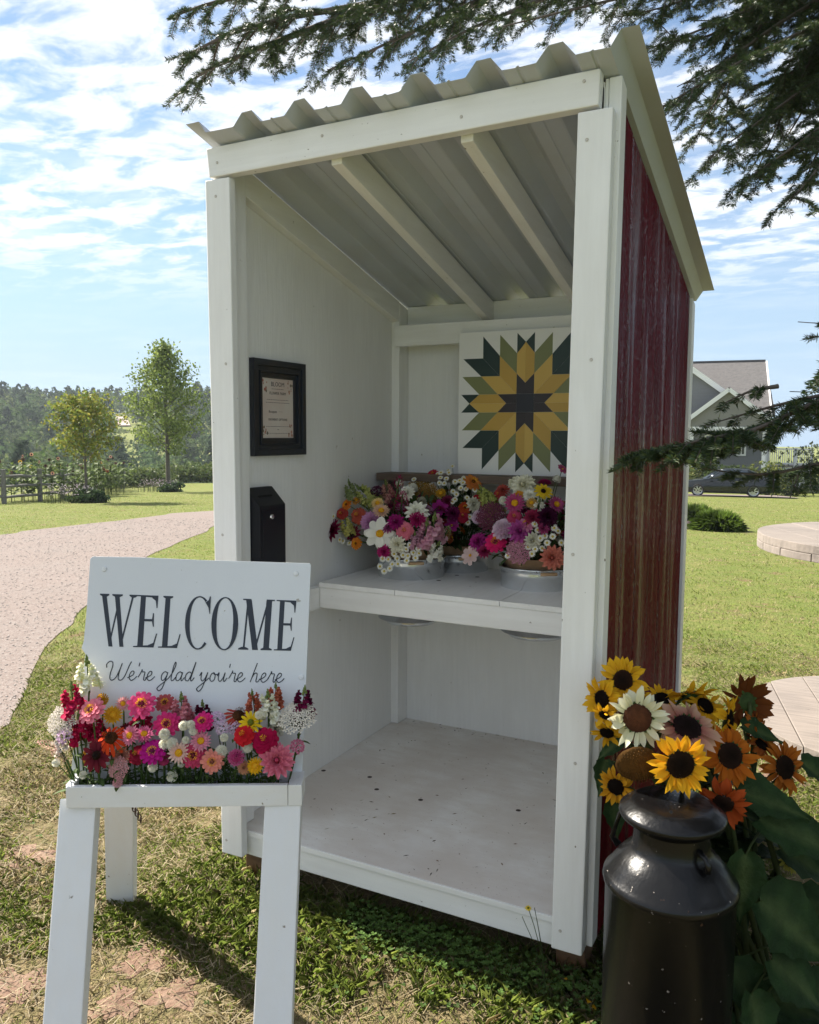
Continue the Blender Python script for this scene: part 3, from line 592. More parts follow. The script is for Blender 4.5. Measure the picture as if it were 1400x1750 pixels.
def frame_from(nrm, spin, sc, pos, upright=False):
    z = Vector(fv(nrm)).normalized(); x = Vector((0, 0, 1)).cross(z)
    if x.length < .05: x = Vector((1, 0, 0))
    x.normalize(); y = z.cross(x); Mx = Matrix((x, y, z)).transposed().to_4x4()
    return Matrix.Translation(Vector(fv(pos)))@Mx@Matrix.Rotation(spin, 4, 'Z')@Matrix.Scale(sc, 4)
PARTNAME = dict(zinnia='zinnia_bloom', zinnia_double='zinnia_bloom', dahlia='dahlia_bloom', ball='dahlia_bloom', straw='strawflower_bloom', strawball='strawflower_bloom', single='dahlia_bloom', cosmos='cosmos_bloom', cone='coneflower_bloom', rudbeckia='rudbeckia_bloom', yellow_daisy='daisy_bloom', pom='pompom_bloom', button='feverfew_bloom', scabiosa='scabiosa_bloom', yarrow='yarrow_head', cluster='statice_head', plume='plume_head', snap='snapdragon_spike', bud='flower_bud')
def bloom(kind, c1, c2, pos, nrm, rad, parent, squash=1.):
    """a flower head as a part of parent, its centre as a sub-part"""
    key = (kind, c1, c2, random.randint(0, 1))
    if key not in CACHE:
        p, c = flower_meshes(kind, c1, c2); nm = PARTNAME[kind]
        CACHE[key] = (p.mesh(nm, M_petal, True), c.mesh('centre', M_petal if kind not in ('yarrow', 'cluster', 'plume', 'snap') else M_plant, True) if c.v else None)
    a, b = CACHE[key]; o = bpy.data.objects.new(PARTNAME[kind], a); COL.objects.link(o); par(o, parent)
    o.matrix_basis = frame_from(nrm, random.random()*6.28, rad, pos)
    if b:
        q = bpy.data.objects.new('stalks' if kind in ('yarrow', 'cluster', 'plume', 'snap') else 'centre', b); COL.objects.link(q); q.parent = o
    return o
def bez(a, b, c, n=6): return [np.array(a)*(1-t)**2+2*np.array(b)*t*(1-t)+np.array(c)*t*t for t in np.linspace(0, 1, n)]
def leaf(m, p, d, L_, w, col, droop=.3, up=(0, 0, 1), seg=4, fold=.25):
    """lance leaf from p along d"""
    p = np.array(p, float); d = np.array(d, float); d /= np.linalg.norm(d); s = np.cross(d, up); s /= (np.linalg.norm(s)+1e-6); nrm = np.cross(s, d); V = []; C = []
    for i in range(seg+1):
        t = i/seg; q = p+d*L_*t-np.array((0, 0, 1))*droop*L_*t*t; wd = w/2*math.sin(math.pi*min(.98, .08+.92*t))**.8
        V += [q-s*wd+nrm*fold*wd, q, q+s*wd+nrm*fold*wd]; k = jit(col, .12); C += [k, lerp(k, (.3, .35, .12), .15), k]
    m.add(V, [(i*3+j, i*3+j+1, i*3+j+4, i*3+j+3) for i in range(seg) for j in (0, 1)], C)

# ------------------------------------------------------------------ welcome easel
dT = 1.93
tL, tR = at(112, 1346, dT), at(516, 1341, dT+.02)               # trough front top corners
ex = tR-tL; ex[2] = 0; Ltr = np.linalg.norm(ex); ex /= Ltr; ez = np.array((0, 0, 1.)); ey = np.cross(ez, ex)   # ey points away from the camera
E0 = np.array((tL[0], tL[1], 0)); ZT = (tL[2]+tR[2])/2
def eu(u, v, z): return E0+ex*u+ey*v+ez*z                       # easel space: along, back, up
easel = empty('welcome_easel', eu(Ltr/2, .05, 0), 'white wooden easel sign reading WELCOME with a flower trough', 'sign')
M_ew = whitewood('easel_white', 'z', .45, .715, (.74, .755, .765)); M_ewx = whitewood('easel_white_x', 'x', .4, .70, (.74, .755, .765))
def ebox(name, u0, u1, v0, v1, z0, z1, m=None, bev=.002, parent=easel):
    k = [eu(u0, v0, z0), eu(u1, v0, z0), eu(u1, v1, z0), eu(u0, v1, z0), eu(u0, v0, z1), eu(u1, v0, z1), eu(u1, v1, z1), eu(u0, v1, z1)]
    return MB().hexa(k).build(name, m or M_ewx, parent, bevel=bev)
TD = .085                                                        # trough depth
ebox('trough_front', 0, Ltr-.034, 0, .014, ZT-.052, ZT)
ebox('trough_end', -.006, .0125, .0145, TD, ZT-.052, ZT-.001); ebox('trough_end', Ltr-.033, Ltr, .0005, TD, ZT-.052, ZT-.0005)
ebox('trough_floor', .013, Ltr-.034, .0145, TD, ZT-.055, ZT-.047)
ebox('trough_back', .013, Ltr-.034, TD+.0005, TD+.012, ZT-.052, ZT-.004)
# board: leans back from the trough
bTL, bTR = at(155, 951, 2.125), at(532, 963, 2.120); bBL, bBR = at(116, 1345, 2.010), at(516, 1345, 2.025)
bn = np.cross(bBR-bBL, bTL-bBL); bn /= np.linalg.norm(bn)        # towards the camera
if bn@FW > 0: bn = -bn
def bd(px, py, off=0.):
    """point of the board's front plane seen at a photograph position"""
    d = FW + RT*(px-700)/FPX + UP*(875-py)/FPX; p0 = (bTL+bTR+bBL+bBR)/4; t = ((p0-CAM)@bn)/(d@bn); return CAM+d*t+bn*off
corners = [bd(116, 1352), bd(516, 1352), bd(532, 963), bd(155, 951)]
# outline with the broken corner and chipped left edge
out = [bd(118, 1352), bd(515.5, 1352), bd(531.5, 966), bd(530, 962.5), bd(345, 957), bd(232, 952), bd(158, 951), bd(154, 955), bd(148, 1040), bd(143, 1095), bd(139, 1108), bd(146, 1118), bd(134, 1190)]
k = len(out); m = MB(); m.add(out+[p-bn*.018 for p in out], [tuple(range(k)), tuple(range(2*k-1, k-1, -1))]+[(i, k+i, k+(i+1) % k, (i+1) % k) for i in range(k)])
board = m.build('sign_board', mat('board_paint', (.66, .68, .705), .45, var=[(2.5, (.60, .615, .63), .5)], bump=[((50, 50, 6), .10, .003)], spots=(44, .72, .75, (.35, .33, .30))), easel, bevel=.0015)
for px, py in ((178.5, 972.5), (506, 980.5), (515, 1157)):
    p = bd(px, py); s_ = MB().lathe([(0, .004), (.0022, .004), (.0026, .0025), (.0055, .003), (.0065, .001), (.0065, 0)], 14); o = s_.build('screw', mat('screw_white', (.72, .73, .74), .35) if 'screw_white' not in bpy.data.materials else bpy.data.materials['screw_white'], None); o.parent = board; o.matrix_basis = frame_from(bn, 0, 1, p+bn*.0003)
# legs
def leg(name, tp, bp, w, t, side):
    o = MB().bar(bp, tp, w, t, side).build(name, M_ew, easel, bevel=.003); return o
fl_t, fl_b = eu(.075, .055, ZT-.056), eu(.012, -.150, 0); fr_t, fr_b = eu(Ltr-.050, .055, ZT-.056), eu(Ltr-.083, -.150, 0)
def ground_leg(px_t, px_b, dt, db):
    t_ = at(*px_t, dt); b_ = at(*px_b, db); d = t_-b_; return t_, b_-d*(b_[2]+.015)/d[2]
t_, b_ = ground_leg((139, 1384), (112, 1750), 1.975, 1.83); leg('front_leg', t_+(0, 0, .03), b_, .087, .036, FW)
t_, b_ = ground_leg((486, 1379), (468, 1750), 1.985, 1.85); leg('front_leg', t_+(0, 0, .03), b_, .087, .036, FW)
rb = gnd(208, 1540); rb[2] = -.01; rtp = bd(300, 1010, -.045); d_ = rtp-rb
mid = at(206.5, 1384, float((rb+d_*.35-CAM)@FW)); d2 = mid-rb; rt2 = rb+d2*((rtp[2]-rb[2])/d2[2])
leg('rear_leg', rt2, rb, .090, .036, FW)
m = MB(); c0_ = at(227, 1383, 2.05)+(0, 0, .02)                   # rusty chain hanging behind the trough
for i in range(7):
    ctr = c0_+np.array((0, 0, -.012-.011*i))+ey*.03*i*(.35); a = (ex if i % 2 else ey)
    m.tube([ctr+a*.0045*math.cos(t)+ez*.009*math.sin(t) for t in np.linspace(0, 6.2832, 11)], .0016, 5, cap=False)
m.build('chain', mat('rusty_chain', (.07, .045, .035), .6, .6), easel, True)
ebox('rear_hinge', .02, .07, .19, .195, ZT+.2, ZT+.23, M_zinc, 0) if 0 else None

# lettering: WELCOME in a condensed serif face, then a monoline script
LET = []
def glyph(pieces, x0, x1, ytop, ybot, parent):
    """pieces in unit space mapped to the photograph's lettering box on the board plane; each piece a thin slab"""
    m = MB()
    for i, pl in enumerate(pieces):
        P = []
        for (u, v) in pl:
            px = x0[0]*(1-u)*(1-v)+x1[0]*u*(1-v)+x0[1]*(1-u)*v+x1[1]*u*v
            py = (ybot[0]*(1-u)+ybot[1]*u)*(1-v)+(ytop[0]*(1-u)+ytop[1]*u)*v
            P.append((px, py))
        h = .00035+.00004*i; A = [bd(a, b, .0002) for a, b in P]; B = [bd(a, b, .0002+h) for a, b in P]; n = len(P)
        m.add(A+B, [tuple(range(n-1, -1, -1)), tuple(range(n, 2*n))]+[(j, (j+1) % n, n+(j+1) % n, n+j) for j in range(n)])
    return m.build('letter', M_vinyl, parent)
def serif(u0, u1, v, up, b=.025):   # bracketed slab serif
    s = 1 if up else -1; um = (u0+u1)/2
    return [(u0, v), (u1, v), (u1, v+s*b), (um+.10*(u1-u0)*2, v+s*b*2.2), (um-.10*(u1-u0)*2, v+s*b*2.2), (u0, v+s*b)]
def stroke(a, b, w): return [(a[0]-w/2, a[1]), (a[0]+w/2, a[1]), (b[0]+w/2, b[1]), (b[0]-w/2, b[1])]
gE = [stroke((.29, .02), (.29, .98), .24), [(.0, 0), (.86, 0), (.88, .05), (.0, .022)], [(.0, 1), (.98, 1), (.98, .955), (.0, .978)], [(.70, .955), (1.0, 1.0), (.97, .76), (.93, .76), (.88, .90)], [(.62, .045), (.86, .0), (1.0, .27), (.95, .27), (.84, .09)],
      [(.40, .50), (.76, .50), (.76, .545), (.40, .545)], [(.74, .52), (.80, .40), (.84, .40), (.82, .66), (.78, .66)]]
gL = [stroke((.30, .02), (.30, .98), .25), [(.0, 0), (.86, 0), (.88, .05), (.0, .022)], serif(.06, .56, 1, False), [(.62, .045), (.86, .0), (1.0, .27), (.95, .27), (.84, .09)]]
gW = [stroke((.235, 0), (.115, .97), .125), stroke((.19, .02), (.45, .70), .045), stroke((.575, 0), (.46, .97), .125), stroke((.545, .02), (.885, .97), .05), serif(.0, .25, 1, False), serif(.33, .61, 1, False), serif(.79, 1.0, 1, False)]
gM = [stroke((.16, .02), (.20, .95), .055), stroke((.50, 0), (.22, .98), .17), stroke((.49, .0), (.79, .97), .05), stroke((.82, .02), (.82, .98), .17), serif(.0, .30, 0, True), serif(.66, .99, 0, True), [(.05, 1), (.30, 1), (.28, .97), (.05, .975)], [(.74, 1), (.98, 1), (.98, .975), (.75, .97)]]
def arc(t0, t1, thick, thin, n=28, cx=.5, rx=.5):
    out_, P = [], []
    for i in range(n+1):
        t = t0+(t1-t0)*i/n; w = thin+(thick-thin)*abs(math.cos(t))**1.3
        P.append(((cx+rx*math.cos(t), .5+.52*math.sin(t)), (cx+(rx-w)*math.cos(t), .5+(.52-w*.30)*math.sin(t))))
    for i in range(n): out_.append([P[i][0], P[i+1][0], P[i+1][1], P[i][1]])
    return out_
def ringglyph(pc, *a):
    o = glyph(pc, *a); return o
gO = arc(0, 2*math.pi, .19, .07, 40); gC = arc(.32*math.pi, 1.72*math.pi, .19, .08, 34, .56, .56)+[[(.80, .90), (.93, .80), (.985, .68), (1.0, .68), (1.0, 1.02), (.96, 1.02), (.93, .95)]]
def yt(x): return 1014.5+(x-172)*(1026.5-1014.5)/335
def yb(x): return 1105+(x-190)*(1112.5-1105)/315
for g, a, b in ((gW, (171+5, 171), (235+5-9, 235)), (gE, (227.5, 237-2), (268, 271)), (gL, (270, 277.5), (308, 311)), (gC, (315, 318), (356, 360.5)), (gO, (360, 363), (406, 408.5)), (gM, (407, 413), (465, 471)), (gE, (468, 473), (502, 507))):
    flat = g in (gO, gC)
    if flat:    # one continuous strip, no stacked steps
        m = glyph(g, a, b, (yt(a[1]), yt(b[1])), (yb(a[0]), yb(b[0])), board)
    else: m = glyph(g, a, b, (yt(a[1]), yt(b[1])), (yb(a[0]), yb(b[0])), board)
def cat(P, n=7):
    P = [np.array(p, float) for p in P]; P = [2*P[0]-P[1]]+P+[2*P[-1]-P[-2]]; o = []
    for i in range(1, len(P)-2):
        for t in np.linspace(0, 1, n, endpoint=False):
            a, b, c, d = P[i-1:i+3]; o.append(.5*((2*b)+(-a+c)*t+(2*a-5*b+4*c-d)*t*t+(-a+3*b-3*c+d)*t**3))
    return o+[P[-2]]
SC = {'W': (2.55, [[(.0, 1.35), (-.05, 1.75), (.25, 2.05), (.55, 1.95), (.62, 1.5), (.5, .7), (.55, .15), (.85, .0), (1.2, .35), (1.5, 1.3), (1.62, 1.85), (1.45, .9), (1.45, .2), (1.75, 0), (2.1, .4), (2.4, 1.5), (2.6, 2.05)]]),
      'e': (.86, [[(-.1, .28), (.2, .42), (.5, .68), (.5, .95), (.3, 1.0), (.1, .7), (.1, .25), (.35, .0), (.65, .15), (.9, .45)]]), "'": (.25, [[(.12, 1.95), (.1, 1.55)]]),
      'r': (.85, [[(-.05, .35), (.2, .95), (.25, 1.2), (.32, .95), (.6, .92), (.58, .5), (.58, .12), (.75, .03), (.92, .4)]]),
      'g': (1.0, [[(.72, .85), (.45, 1.0), (.15, .7), (.15, .2), (.38, .05), (.65, .45), (.75, .95), (.62, .1), (.4, -.8), (.1, -1.1), (-.15, -.85), (.1, -.5), (.6, -.05), (1.0, .4)]]),
      'l': (.62, [[(.0, .4), (.3, 1.0), (.5, 1.75), (.42, 2.05), (.28, 1.6), (.2, .5), (.28, .05), (.5, .1), (.68, .42)]]),
      'a': (1.02, [[(.72, .85), (.45, 1.0), (.15, .7), (.13, .2), (.35, .03), (.6, .3), (.75, .95), (.68, .3), (.78, .03), (1.05, .4)]]),
      'd': (1.05, [[(.72, .85), (.45, 1.0), (.15, .7), (.13, .2), (.35, .03), (.6, .3), (1.0, 2.1), (.78, .7), (.72, .2), (.85, .03), (1.1, .4)]]),
      'y': (1.0, [[(-.05, .6), (.12, .98), (.14, .3), (.35, .05), (.62, .4), (.78, 1.0), (.62, .0), (.38, -.8), (.1, -1.1), (-.15, -.85), (.1, -.5), (.6, -.05), (1.0, .4)]]),
      'o': (.92, [[(.5, .98), (.2, .8), (.12, .3), (.35, .02), (.62, .25), (.62, .75), (.42, .98), (.55, .78), (.95, .8)]]),
      'u': (1.05, [[(-.05, .6), (.1, .98), (.12, .3), (.35, .03), (.62, .4), (.76, 1.0), (.7, .25), (.82, .03), (1.08, .42)]]),
      'h': (1.05, [[(.0, 0), (.45, 2.1)], [(.1, .45), (.35, .95), (.6, .95), (.62, .5), (.62, .1), (.8, .03), (1.05, .4)]]), ' ': (.65, [])}
pen = 0; strokes = []
for ch in "We're glad you're here":
    adv, ss = SC[ch]; strokes += [(ch, [(x+pen, y) for x, y in s_]) for s_ in ss]; pen += adv
sx = (486-181)/pen
for ch, P in strokes:
    Q_ = []
    for x, y in cat(P):
        x2 = x*sx+y*2.6; px = 179+x2; py = 1162+(x2)*(1166.5-1162)/305-y*15.6; Q_.append(bd(px, py, .0006))
    MB().tube(Q_, .00125, 5).build('script_letter', M_vinyl, board)

# ------------------------------------------------------------------ cut flowers in the trough
WHT = (.82, .81, .72); CRM = (.42, .012, .060); MAG = (.50, .012, .17); HOT = (.62, .030, .155); PNK = (.70, .17, .27); COR = (.66, .12, .075); RED = (.52, .012, .020); BUR = (.105, .004, .030); LIL = (.55, .36, .52); DRK = (.045, .004, .014)
GRN = (.060, .110, .028)
def tp(cx, cy): return 60+.37143*cx, 930+.37143*cy
NXT = {}
# crop x, crop y, kind, base colour, tip colour, diameter (crop px), depth behind trough front, facing (up, side), name, category, label
EF = [
 (243, 590, 'snap', (.72, .74, .42), WHT, 150, .065, (1, 0), 'snapdragon', 'snapdragon', 'tall white snapdragon rising above all other flowers at the notched board edge'),
 (172, 708, 'snap', CRM, (.50, .02, .09), 150, .05, (1, 0), 'snapdragon', 'snapdragon', 'crimson snapdragon leaning out beside the tall white snapdragon'),
 (257, 764, 'zinnia', PNK, (.75, .24, .30), 118, .02, (.8, -.1), 'zinnia', 'zinnia', 'coral pink zinnia with golden ring in front of crimson snapdragons'),
 (310, 714, 'strawball', (.55, .30, .02), (.62, .36, .03), 58, .06, (.5, .6), 'strawflower', 'strawflower', 'mustard strawflower turned sideways under the script W'),
 (358, 786, 'straw', (.62, .33, .015), (.70, .40, .03), 84, .05, (1, .1), 'strawflower', 'strawflower', 'yellow strawflower seen from the side with a thin green stem'),
 (125, 812, 'yarrow', (.62, .56, .46), (.70, .62, .55), 138, .045, (.6, -.8), 'yarrow', 'yarrow', 'pale yarrow head tilted outwards over the outer trough end'),
 (205, 838, 'snap', CRM, (.50, .012, .07), 140, .05, (1, 0), 'snapdragon', 'snapdragon', 'crimson snapdragon directly below the coral pink zinnia'),
 (282, 836, 'snap', (.30, .006, .04), CRM, 110, .06, (1, 0), 'snapdragon', 'snapdragon', 'dark crimson snapdragon between coral pink zinnia and orange coneflower'),
 (140, 882, 'cluster', LIL, (.66, .48, .60), 78, .03, (.8, -.3), 'statice', 'statice', 'lilac statice cluster under the tilted pale yarrow'),
 (102, 922, 'snap', WHT, (.80, .70, .62), 84, .03, (.4, -.5), 'snapdragon', 'snapdragon', 'small white snapdragon hanging out past the trough end'),
 (62, 925, 'plume', (.72, .36, .34), (.78, .45, .42), 92, .02, (.35, -.95), 'celosia_plume', 'celosia', 'thin pink plume pointing sideways away from the trough'),
 (112, 978, 'plume', (.74, .42, .36), (.76, .5, .44), 70, .01, (.35, -.7), 'celosia_plume', 'celosia', 'short peach pink plume low at the trough end'),
 (98, 1006, 'pom', WHT, WHT, 34, .008, (.4, -.6), 'pompom_flower', 'pompom flower', 'white pompom flower lowest at the outer trough end'),
 (350, 892, 'cone', (.66, .045, .012), (.62, .075, .02), 152, .0, (.8, .1), 'coneflower', 'coneflower', 'orange red coneflower with drooping petals and brown cone'),
 (283, 972, 'rudbeckia', (.075, .006, .014), (.20, .02, .03), 138, .0, (.5, -.3), 'rudbeckia', 'rudbeckia', 'dark maroon rudbeckia with black centre low in the trough'),
 (226, 975, 'rudbeckia', (.60, .25, .01), (.70, .33, .02), 62, .03, (.2, -.9), 'rudbeckia', 'rudbeckia', 'golden rudbeckia edge peeking out beside the dark maroon rudbeckia'),
 (405, 734, 'straw', (.62, .22, .26), (.72, .42, .40), 64, .065, (1, -.1), 'strawflower', 'strawflower', 'dusty pink strawflower half closed beside the hot pink zinnia'),
 (490, 736, 'zinnia', HOT, (.70, .09, .24), 118, .035, (.9, 0), 'zinnia', 'zinnia', 'hot pink zinnia with orange ring highest in the trough'),
 (487, 812, 'snap', (.34, .006, .045), CRM, 150, .06, (1, 0), 'snapdragon', 'snapdragon', 'crimson snapdragon behind the stem of the hot pink zinnia'),
 (596, 730, 'zinnia', (.36, .05, .06), (.45, .09, .10), 84, .07, (1.4, 0), 'zinnia', 'zinnia', 'faded red zinnia seen edge on with a thick green stem'),
 (676, 752, 'snap', (.55, .16, .20), (.64, .25, .28), 140, .07, (1, 0), 'snapdragon', 'snapdragon', 'dusty pink snapdragon in the middle below the word glad'),
 (772, 778, 'snap', DRK, (.10, .006, .03), 120, .07, (1, 0), 'snapdragon', 'snapdragon', 'nearly black maroon snapdragon behind the magenta zinnia'),
 (606, 828, 'zinnia', (.55, .015, .12), (.62, .04, .18), 112, .03, (.9, .1), 'zinnia', 'zinnia', 'raspberry zinnia with golden ring beside a pair of white pompoms'),
 (437, 880, 'straw', (.68, .20, .32), (.74, .27, .38), 88, .008, (.6, -.2), 'strawflower', 'strawflower', 'pink strawflower with orange centre touching the orange coneflower'),
 (502, 874, 'straw', (.58, .10, .25), (.68, .18, .32), 82, .02, (.7, .2), 'strawflower', 'strawflower', 'deep pink strawflower with yellow ring behind the paler pink one'),
 (540, 953, 'zinnia', (.44, .008, .20), (.50, .016, .24), 108, .004, (.5, .1), 'zinnia', 'zinnia', 'magenta purple zinnia above the small pompom at trough edge'),
 (418, 852, 'scabiosa', (.10, .008, .02), (.18, .02, .03), 62, .06, (.6, 0), 'scabiosa', 'scabiosa', 'dark maroon scabiosa button behind the orange coneflower'),
 (470, 968, 'zinnia_double', (.28, .012, .035), (.36, .02, .05), 90, .03, (.4, -.2), 'zinnia', 'zinnia', 'shaded dark red zinnia beneath the pink strawflowers'),
 (396, 972, 'scabiosa', (.36, .15, .10), (.42, .19, .14), 82, .02, (.3, .1), 'scabiosa', 'scabiosa', 'brownish peach scabiosa above the dusty pink yarrow'),
 (384, 1030, 'yarrow', (.58, .27, .28), (.64, .34, .34), 92, .004, (.35, 0), 'yarrow', 'yarrow', 'dusty pink yarrow head facing forward at the trough rim'),
 (380, 1098, 'yarrow', (.58, .24, .26), (.64, .32, .33), 46, -.006, (.3, 0), 'yarrow', 'yarrow', 'small pink yarrow tuft hanging over the trough rim'),
 (770, 816, 'zinnia', (.60, .012, .14), (.66, .03, .20), 94, .02, (.9, .2), 'zinnia', 'zinnia', 'magenta zinnia with golden ring beside lilac statice'),
 (836, 808, 'cluster', LIL, (.64, .50, .62), 74, .04, (.9, 0), 'statice', 'statice', 'lilac statice cluster touching the magenta zinnia'),
 (864, 850, 'cluster', (.60, .42, .55), (.68, .56, .64), 66, .03, (.7, 0), 'statice', 'statice', 'paler lilac statice cluster above a white pompom'),
 (918, 848, 'cluster', (.58, .36, .50), (.66, .50, .60), 60, .035, (.7, -.2), 'statice', 'statice', 'pinkish statice cluster behind the scarlet zinnia'),
 (935, 790, 'cone', (.34, .035, .025), (.42, .06, .04), 138, .05, (1.6, 0), 'coneflower', 'coneflower', 'dull red coneflower with dark cone against the white board'),
 (992, 820, 'yellow_daisy', (.72, .46, .012), (.78, .55, .02), 100, .02, (1.0, .2), 'daisy', 'daisy', 'bright yellow daisy with green centre above the scarlet zinnia'),
 (960, 876, 'zinnia_double', RED, (.60, .02, .03), 98, .008, (.7, -.1), 'zinnia', 'zinnia', 'scarlet double zinnia under the bright yellow daisy'),
 (1056, 900, 'zinnia_double', (.34, .004, .045), (.42, .008, .06), 118, .008, (.6, .1), 'zinnia', 'zinnia', 'dark crimson double zinnia between the scarlet one and the pink dahlia'),
 (1004, 716, 'snap', (.46, .10, .055), (.52, .15, .085), 96, .075, (1, -.1), 'snapdragon', 'snapdragon', 'coral orange snapdragon under the script word here'),
 (1104, 690, 'snap', (.46, .10, .055), (.54, .16, .09), 104, .075, (1, .1), 'snapdragon', 'snapdragon', 'taller coral orange snapdragon behind the white snapdragon'),
 (1072, 738, 'snap', (.66, .66, .46), WHT, 136, .04, (1, 0), 'snapdragon', 'snapdragon', 'large white snapdragon in front of coral orange snapdragons'),
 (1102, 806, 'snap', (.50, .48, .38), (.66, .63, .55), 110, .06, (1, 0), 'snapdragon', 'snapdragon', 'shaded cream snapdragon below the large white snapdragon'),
 (1236, 722, 'snap', (.085, .004, .03), (.16, .008, .05), 140, .05, (1, .1), 'snapdragon', 'snapdragon', 'burgundy snapdragon above the flat cream yarrow'),
 (1206, 796, 'yarrow', (.66, .60, .48), (.74, .68, .58), 158, .03, (1.5, .1), 'yarrow', 'yarrow', 'flat cream yarrow head under the burgundy snapdragon'),
 (662, 960, 'straw', (.74, .46, .40), (.78, .58, .50), 96, .004, (.4, -.1), 'strawflower', 'strawflower', 'pale blush strawflower with amber centre beside a white pompom'),
 (727, 972, 'zinnia', (.44, .03, .08), (.55, .06, .14), 108, .006, (.4, .1), 'zinnia', 'zinnia', 'rose red zinnia with yellow brown centre touching the blush strawflower'),
 (762, 906, 'straw', (.66, .20, .33), (.74, .34, .42), 90, .012, (.6, .1), 'strawflower', 'strawflower', 'pink strawflower with orange centre above the rose red zinnia'),
 (815, 1000, 'zinnia', (.66, .20, .16), (.74, .28, .22), 98, -.002, (.3, .1), 'zinnia', 'zinnia', 'salmon zinnia low in the trough middle'),
 (925, 982, 'strawball', (.52, .06, .22), (.70, .24, .42), 80, .0, (.5, 0), 'strawflower', 'strawflower', 'round magenta pink strawflower globe beside the salmon zinnia'),
 (1013, 1020, 'straw', (.70, .36, .01), (.76, .46, .02), 74, -.002, (.4, 0), 'strawflower', 'strawflower', 'golden yellow strawflower low in front of the pink dahlia'),
 (962, 1028, 'scabiosa', (.48, .22, .12), (.54, .28, .16), 66, .01, (.4, 0), 'scabiosa', 'scabiosa', 'tan orange scabiosa next to the golden strawflower'),
 (1112, 996, 'dahlia', (.52, .06, .13), (.74, .22, .30), 152, .0, (.35, .15), 'dahlia', 'dahlia', 'large rose pink dahlia at the trough end nearest the stand'),
 (1206, 932, 'cluster', (.55, .14, .24), (.62, .24, .34), 66, .03, (.7, .3), 'sedum', 'sedum', 'rosy sedum sprig beside the large pink dahlia'),
 (590, 985, 'zinnia_double', (.46, .03, .13), (.52, .06, .18), 60, .03, (.3, .1), 'zinnia', 'zinnia', 'shaded rose zinnia behind the magenta purple zinnia'),
]
for (x, y, d) in ((595, 875, 47), (630, 918, 50), (684, 835, 42), (716, 830, 36), (729, 858, 38), (592, 922, 42), (541, 1026, 42), (630, 1068, 46), (870, 890, 36), (857, 953, 52), (978, 935, 44), (693, 902, 32), (221, 1062, 34), (745, 925, 28), (672, 1014, 28), (1030, 786, 34)):
    EF.append((x, y, 'pom', WHT, (.80, .78, .66), d, .012, (.6, 0), 'pompom_flower', 'pompom flower', 'white double pompom flower among the trough flowers'))
def short(l, c):
    w = l.split(); k = [i for i, a in enumerate(w) if a == c.split()[-1]]; return ' '.join(w[:(k[0]+1 if k else 3)])
for i, e in enumerate(EF):                          # name each pompom by its closest coloured neighbour
    if e[2] != 'pom' or 'lowest' in e[10]: continue
    q = min((f for f in EF if f[2] != 'pom'), key=lambda f: math.hypot(f[0]-e[0], f[1]-e[1])); rel = 'above' if q[1]-e[1] > 28 else 'below' if e[1]-q[1] > 28 else 'beside'
    EF[i] = e[:10]+('%s white pompom flower just %s the %s' % ('larger' if e[5] > 41 else 'small', rel, short(q[10], q[9])),)

for (cx, cy, kind, c1, c2, dm, dv, (fu, fs), nm, cat_, lab) in EF:
    px, py = tp(cx, cy); base = at(px, py, 1.95); u = (base-E0)@ex; dpt = 1.945+dv
    hp = at(px, py, dpt); u = float((hp-E0)@ex); rad = dm*.37143/2*dpt/FPX*(1.12 if kind != 'snap' else 1.12)
    ub = min(max(u+random.uniform(-.02, .02), .02), Ltr-.045); vb = random.uniform(.022, .075); root = eu(ub, vb, ZT-.046)
    o = empty(nm, root, lab, cat_, 'white pompom flowers in the trough' if kind == 'pom' and 'lowest' not in lab else None)
    up_k = kind in ('snap', 'plume')
    nrm = (ez*1.0+ex*(fs)+ey*-.12) if kind == 'snap' else (ez*fu+ex*fs) if kind == 'plume' else (-FW*1.0+ez*fu*.9+ex*fs+ey*random.uniform(-.15, .15))
    nrm = np.array(nrm); nrm /= np.linalg.norm(nrm); nrm = nrm+np.array([random.uniform(-.28, .28) for _ in range(3)])*(kind not in ('snap', 'plume')); nrm /= np.linalg.norm(nrm)
    bloom(kind, c1, c2, hp, nrm, rad, o)
    neck = hp-nrm*rad*(.15 if not up_k else .95)
    if kind == 'yarrow': neck = hp-nrm*rad*.7
    side = root+(neck-root)*.6+ey*.015; side[2] = root[2]+(neck[2]-root[2])*.45
    g = jit((.085, .14, .035), .3); st = bez(root, side, neck, 7); th = .0022 if kind not in ('pom', 'cluster') else .0013
    if neck[2] > root[2]+.01 or True:
        so = MB().tube(st, th, 5, g).build('stem', M_plant, o, True)
        lf = MB()
        for j in range(random.randint(1, 3)):
            q = st[random.randint(1, 5)]; a = random.uniform(0, 6.28); leaf(lf, q, (math.cos(a), math.sin(a)*.5, random.uniform(.1, .9)), random.uniform(.03, .06), random.uniform(.006, .014), GRN, .4)
        if lf.v: lf.build('leaves', M_plant, o)
# ferny greens filling the trough between the stems
fil = MB()
for i in range(95):
    u = random.uniform(.03, Ltr-.06); p = eu(u, random.uniform(.02, .08), ZT-.045); h = random.uniform(.02, .11)*(1 if abs(u/Ltr-.55) < .3 else .8)
    q = p+ez*h+ex*random.uniform(-.02, .02)+ey*random.uniform(-.03, .02); fil.tube([p, (p+q)/2+ex*random.uniform(-.006, .006), q], .001, 3, jit((.075, .13, .03), .3))
    for k in range(5):
        t = .35+.15*k; a = random.uniform(0, 6.28); leaf(fil, p+(q-p)*t, (math.cos(a), math.sin(a), .4), random.uniform(.014, .036), random.uniform(.004, .012), jit((.055, .105, .026), .35), .3, seg=3)
tag(fil.build('trough_greenery', M_plant), 'fine green filler foliage between the cut flower stems in the trough', 'greenery', kind='stuff')

